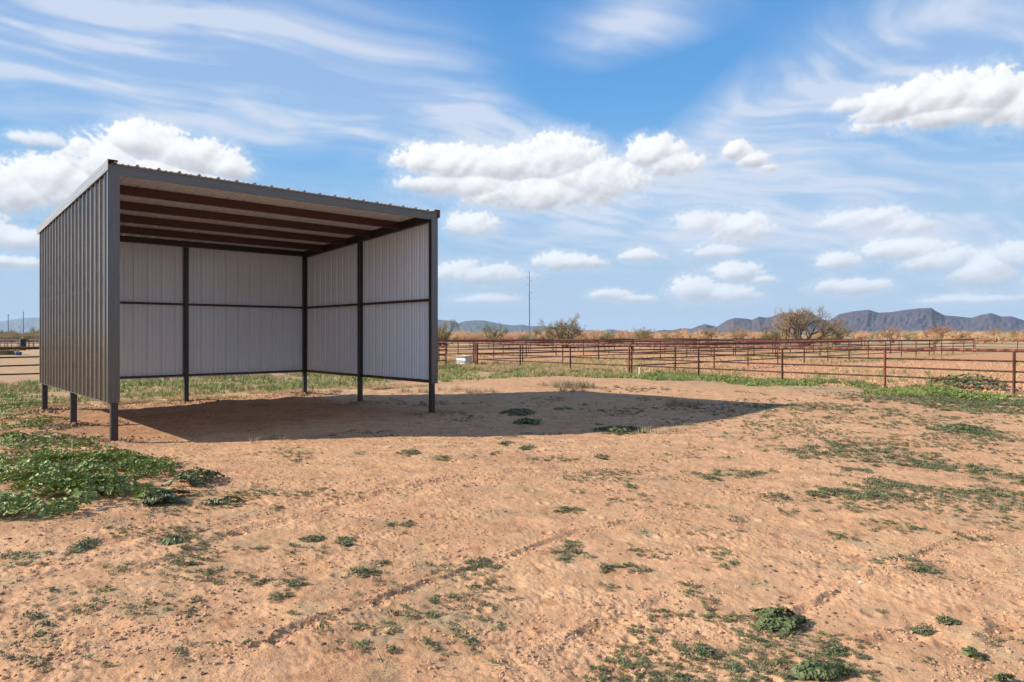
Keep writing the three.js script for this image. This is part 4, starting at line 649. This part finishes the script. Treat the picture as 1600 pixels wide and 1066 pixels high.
{ // grasses: green and straw tufts along the fences, behind the shed and in the paddocks
  const r = rngOf(808), green = [], straw = [], put = (list, x, f, s, c) => list.push({ p: [x, height(x, f) - 0.01, f], s, turn: r() * 6.28, lean: (r() - 0.5) * 0.3, c });
  const strawC = () => { const k = 0.8 + 0.4 * r(); return [0.46 * k, 0.34 * k, 0.17 * k]; }, greenC = () => { const k = 0.75 + 0.5 * r(); return [0.19 * k, 0.255 * k, 0.065 * k]; };
  for (let i = 0; i < 15000; i++) { const v = -9 + 34 * r(), u = FENCE_U - 2.9 + 4.4 * r(), edge = smooth(FENCE_U - 3, FENCE_U - 1.2, u), [x, f] = place(u, v), n = fbm(x * 0.45, f * 0.45 + 3, 3); if (n + 0.2 * edge < 0.12 + 0.09 * smooth(5, -2, v) || (v > vAt(2.5) && v < vAt(4.1) && u > FENCE_U - 1.2)) continue; const far = smooth(3, 9, v); if (r() < 0.55 - 0.3 * far) put(green, x, f, 0.1 + 0.14 * r(), greenC()); else if (r() < 0.25 + 0.75 * far) put(straw, x, f, (0.12 + 0.2 * r()) * (0.6 + 0.5 * far), strawC()); }
  for (let i = 0; i < 9000; i++) { const u = -5 + 26 * r(), v = SHED_D + 1.4 + 10 * r(), [x, f] = place(u, v); if (u > FENCE_U) continue; const n = fbm(x * 0.4 + 7, f * 0.4, 3); if (n < -0.12) continue; if (r() < 0.78) put(green, x, f, 0.08 + 0.14 * r(), greenC()); else put(straw, x, f, 0.1 + 0.16 * r(), strawC()); }
  for (let i = 0; i < 9000; i++) { const u = FENCE_U + 1 + 50 * Math.pow(r(), 1.4), v = -6 + 40 * r(), [x, f] = place(u, v); const n = fbm(x * 0.1, f * 0.1 + 3, 2) + 0.15, w = fbm(x * 0.35 + 2, f * 0.35, 3); if (n > 0.06 + 0.4 * w + 0.2 * smooth(14, 4, u - FENCE_U) * smooth(1, 4, v)) continue; if (r() < 0.4) put(green, x, f, 0.14 + 0.16 * r(), greenC()); else put(straw, x, f, 0.16 + 0.2 * r(), strawC()); }
  for (let i = 0; i < 7000; i++) { const u = -14 + 12 * r(), v = -2 + 22 * r(), [x, f] = place(u, v); if (fbm(x * 0.5 + 12, f * 0.5, 3) < -0.02) continue; if (r() < 0.62) put(green, x, f, 0.06 + 0.1 * r(), greenC()); else put(straw, x, f, 0.07 + 0.1 * r(), strawC()); }
  for (let i = 0; i < 5000; i++) { const u = -18 + 16 * r(), v = 12 + 26 * r(), [x, f] = place(u, v); if (fbm(x * 0.25 + 12, f * 0.25, 3) < 0.02) continue; if (r() < 0.6) put(green, x, f, 0.08 + 0.14 * r(), greenC()); else put(straw, x, f, 0.1 + 0.14 * r(), strawC()); }
  for (let i = 0; i < 3200; i++) { const u = -0.5 + (SHED_W + 5) * r(), v = SHED_D + 0.3 + 1.8 * r() * r(), [x, f] = place(u, v); if (fbm(x * 1.2, f * 1.2, 3) < 0.02) continue; put(straw, x, f, 0.05 + 0.09 * r(), strawC()); }
  for (const [px, py, n, s] of [[876, 606, 26, .3], [910, 606, 40, .3], [895, 611, 20, .2], [1068, 634, 22, .24], [860, 603, 16, .2], [752, 612, 26, .2], [700, 610, 16, .18], [650, 612, 18, .2], [1040, 676, 8, .16], [402, 692, 6, .2], [420, 590, 20, .2], [1018, 673, 8, .14], [590, 606, 20, .16]]) for (let i = 0; i < n; i++) { const [x0, f0] = onGround(px, py), x = x0 + (r() - 0.5) * 0.9, f = f0 + (r() - 0.5) * 0.7; put(straw, x, f, s * (0.6 + 0.6 * r()), [0.34, 0.27, 0.16]); }
  scatter('green_grass', 'green grass growing along the fences and behind the shed', tuftOf(71, 14, 0.35, 1, 0.03, 0.9), GRASS_M, green);
  scatter('dry_grass', 'straw-coloured dry grass along the fences and in the paddocks', tuftOf(72, 18, 0.4, 1, 0.018, 1.1), STRAW_M, straw);
}
{ // crumbs and clods of earth, and bits of straw
  const r = rngOf(911), clods = [], bits = [], g = new THREE.IcosahedronGeometry(1, 1), p = g.attributes.position; for (let i = 0; i < p.count; i++) { const x = p.getX(i), y = p.getY(i), z = p.getZ(i), k = 1 + 0.5 * noise(x * 1.7 + 3, z * 1.7 + y * 1.3); p.setXYZ(i, x * k, y * k * 0.75, z * k); } g.computeVertexNormals();
  const clod = (x, f, s, dark = 1) => { const d = (0.75 + 0.35 * r()) * dark; clods.push({ p: [x, height(x, f) + s * 0.2, f], s, sy: s * (0.6 + 0.4 * r()), turn: r() * 6.28, lean: r(), c: [0.45 * d, 0.255 * d, 0.145 * d] }); };
  for (let i = 0; i < 44000; i++) { const f = 2.8 + 15 * Math.pow(r(), 1.5), x = (r() - 0.5) * f * 1.9, n = fbm(x * 0.7 + 11, f * 0.7, 3) + 0.6 * fbm(x * 2.9, f * 2.9, 3); if (n < 0.1 - 0.2 * r()) continue; clod(x, f, 0.003 + 0.009 * Math.pow(r(), 4) + 0.0003 * f); }
  for (const [q] of RUTS) for (let i = 0; i + 1 < q.length; i++) { const L = Math.hypot(q[i + 1][0] - q[i][0], q[i + 1][1] - q[i][1]); for (let k = 0; k < L * 90; k++) { const t = r(), s = (r() + r() - 1) * 0.16; clod(lerp(q[i][0], q[i + 1][0], t) + s, lerp(q[i][1], q[i + 1][1], t) + (r() - 0.5) * 0.14, 0.004 + 0.012 * r() * r()); } }
  for (let i = 0; i < 5000; i++) { const u = -0.9 + (SHED_W + 1.6) * r(), v = r() < 0.6 ? SHED_D - 0.4 + 1.2 * r() : -0.4 + SHED_D * r(), edge = Math.min(Math.abs(u), Math.abs(v - SHED_D)); if (edge > 0.7 * r()) continue; const [x, f] = place(u, v); clod(x, f, 0.006 + 0.025 * r() * r()); }
  for (const [pu, pv, n, ou, ov] of [[0.06, 0.07, 420, -0.5, 0.55], [0.06, SHED_D / 2, 260, -0.1, 0], [0.06, SHED_D, 200, 0.1, -0.2], [SHED_W / 2 - 0.1, SHED_D, 240, 0.4, -0.2], [SHED_W, SHED_D, 220, -0.1, -0.1], [SHED_W, SHED_D / 2, 260, 0, -0.2], [SHED_W, 0.07, 300, 0.3, -0.1]]) for (let i = 0; i < n; i++) { const a = r() * 6.28, d = 0.09 + 0.75 * r() * r(), [x, f] = place(pu + Math.cos(a) * d + ou * r(), pv + Math.sin(a) * d * 0.8 + ov * r()); clod(x, f, 0.008 + 0.03 * Math.pow(r(), 3), 0.62); }
  for (let i = 0; i < 16000; i++) { const u = FENCE_U + 0.3 + 24 * Math.pow(r(), 1.5), v = -9 + 30 * r(), [x, f] = place(u, v); if (fbm(x * 0.1, f * 0.1 + 3, 2) + 0.15 < -0.05) continue; clod(x, f, 0.015 + 0.05 * r() * r()); }
  scatter('clods', 'crumbs and clods of dry sandy earth', g, new THREE.MeshStandardMaterial({ name: 'dry_earth', roughness: 1 }), clods);
  const flecks = []; for (let i = 0; i < 9000; i++) { const f = 2.8 + 15 * Math.pow(r(), 1.5), x = (r() - 0.5) * f * 1.9; if (fbm(x * 0.9 + 31, f * 0.9, 3) + 0.5 * fbm(x * 4, f * 4, 2) < 0.12) continue; const d = 0.6 + 0.6 * r(), s = 0.004 + 0.011 * r() * r() + 0.0004 * f; flecks.push({ p: [x, height(x, f) + s * 0.25, f], s, sy: s * (0.4 + 0.5 * r()), turn: r() * 6.28, c: [0.17 * d, 0.105 * d, 0.06 * d] }); }
  scatter('plant_litter', 'dark crumbs of dead plants and dung on the sand', g, new THREE.MeshStandardMaterial({ name: 'dead_plant_crumbs', roughness: 1 }), flecks);
  const stick = tube([-0.5, 0, 0], [0.5, 0.02, 0.05], 0.016, 0.01, 4);
  for (let i = 0; i < 5200; i++) { const back = r() < 0.35; let x, f; if (back) [x, f] = place(-1 + (SHED_W + 7) * r(), SHED_D + 0.2 + 2.2 * r()); else { f = 2.9 + 14 * Math.pow(r(), 1.4); x = (r() - 0.5) * f * 1.9; } if (!back && fbm(x * 0.6 + 60, f * 0.6, 3) < 0.05) continue; const d = 0.7 + 0.5 * r(); bits.push({ p: [x, height(x, f) + 0.004, f], s: 0.03 + 0.09 * r() * r() + (back ? 0.05 : 0), turn: r() * 6.28, lean: (r() - 0.5) * 0.5, c: r() < 0.5 ? [0.5 * d, 0.39 * d, 0.24 * d] : [0.2 * d, 0.13 * d, 0.085 * d] }); }
  scatter('straw_litter', 'bits of straw and dry twigs strewn over the ground', stick, new THREE.MeshStandardMaterial({ name: 'straw_bits', roughness: 0.9 }), bits);
}
scene.traverse((o) => { if (o.isMesh) { o.castShadow = true; o.receiveShadow = true; } });
renderer.render(scene, camera);
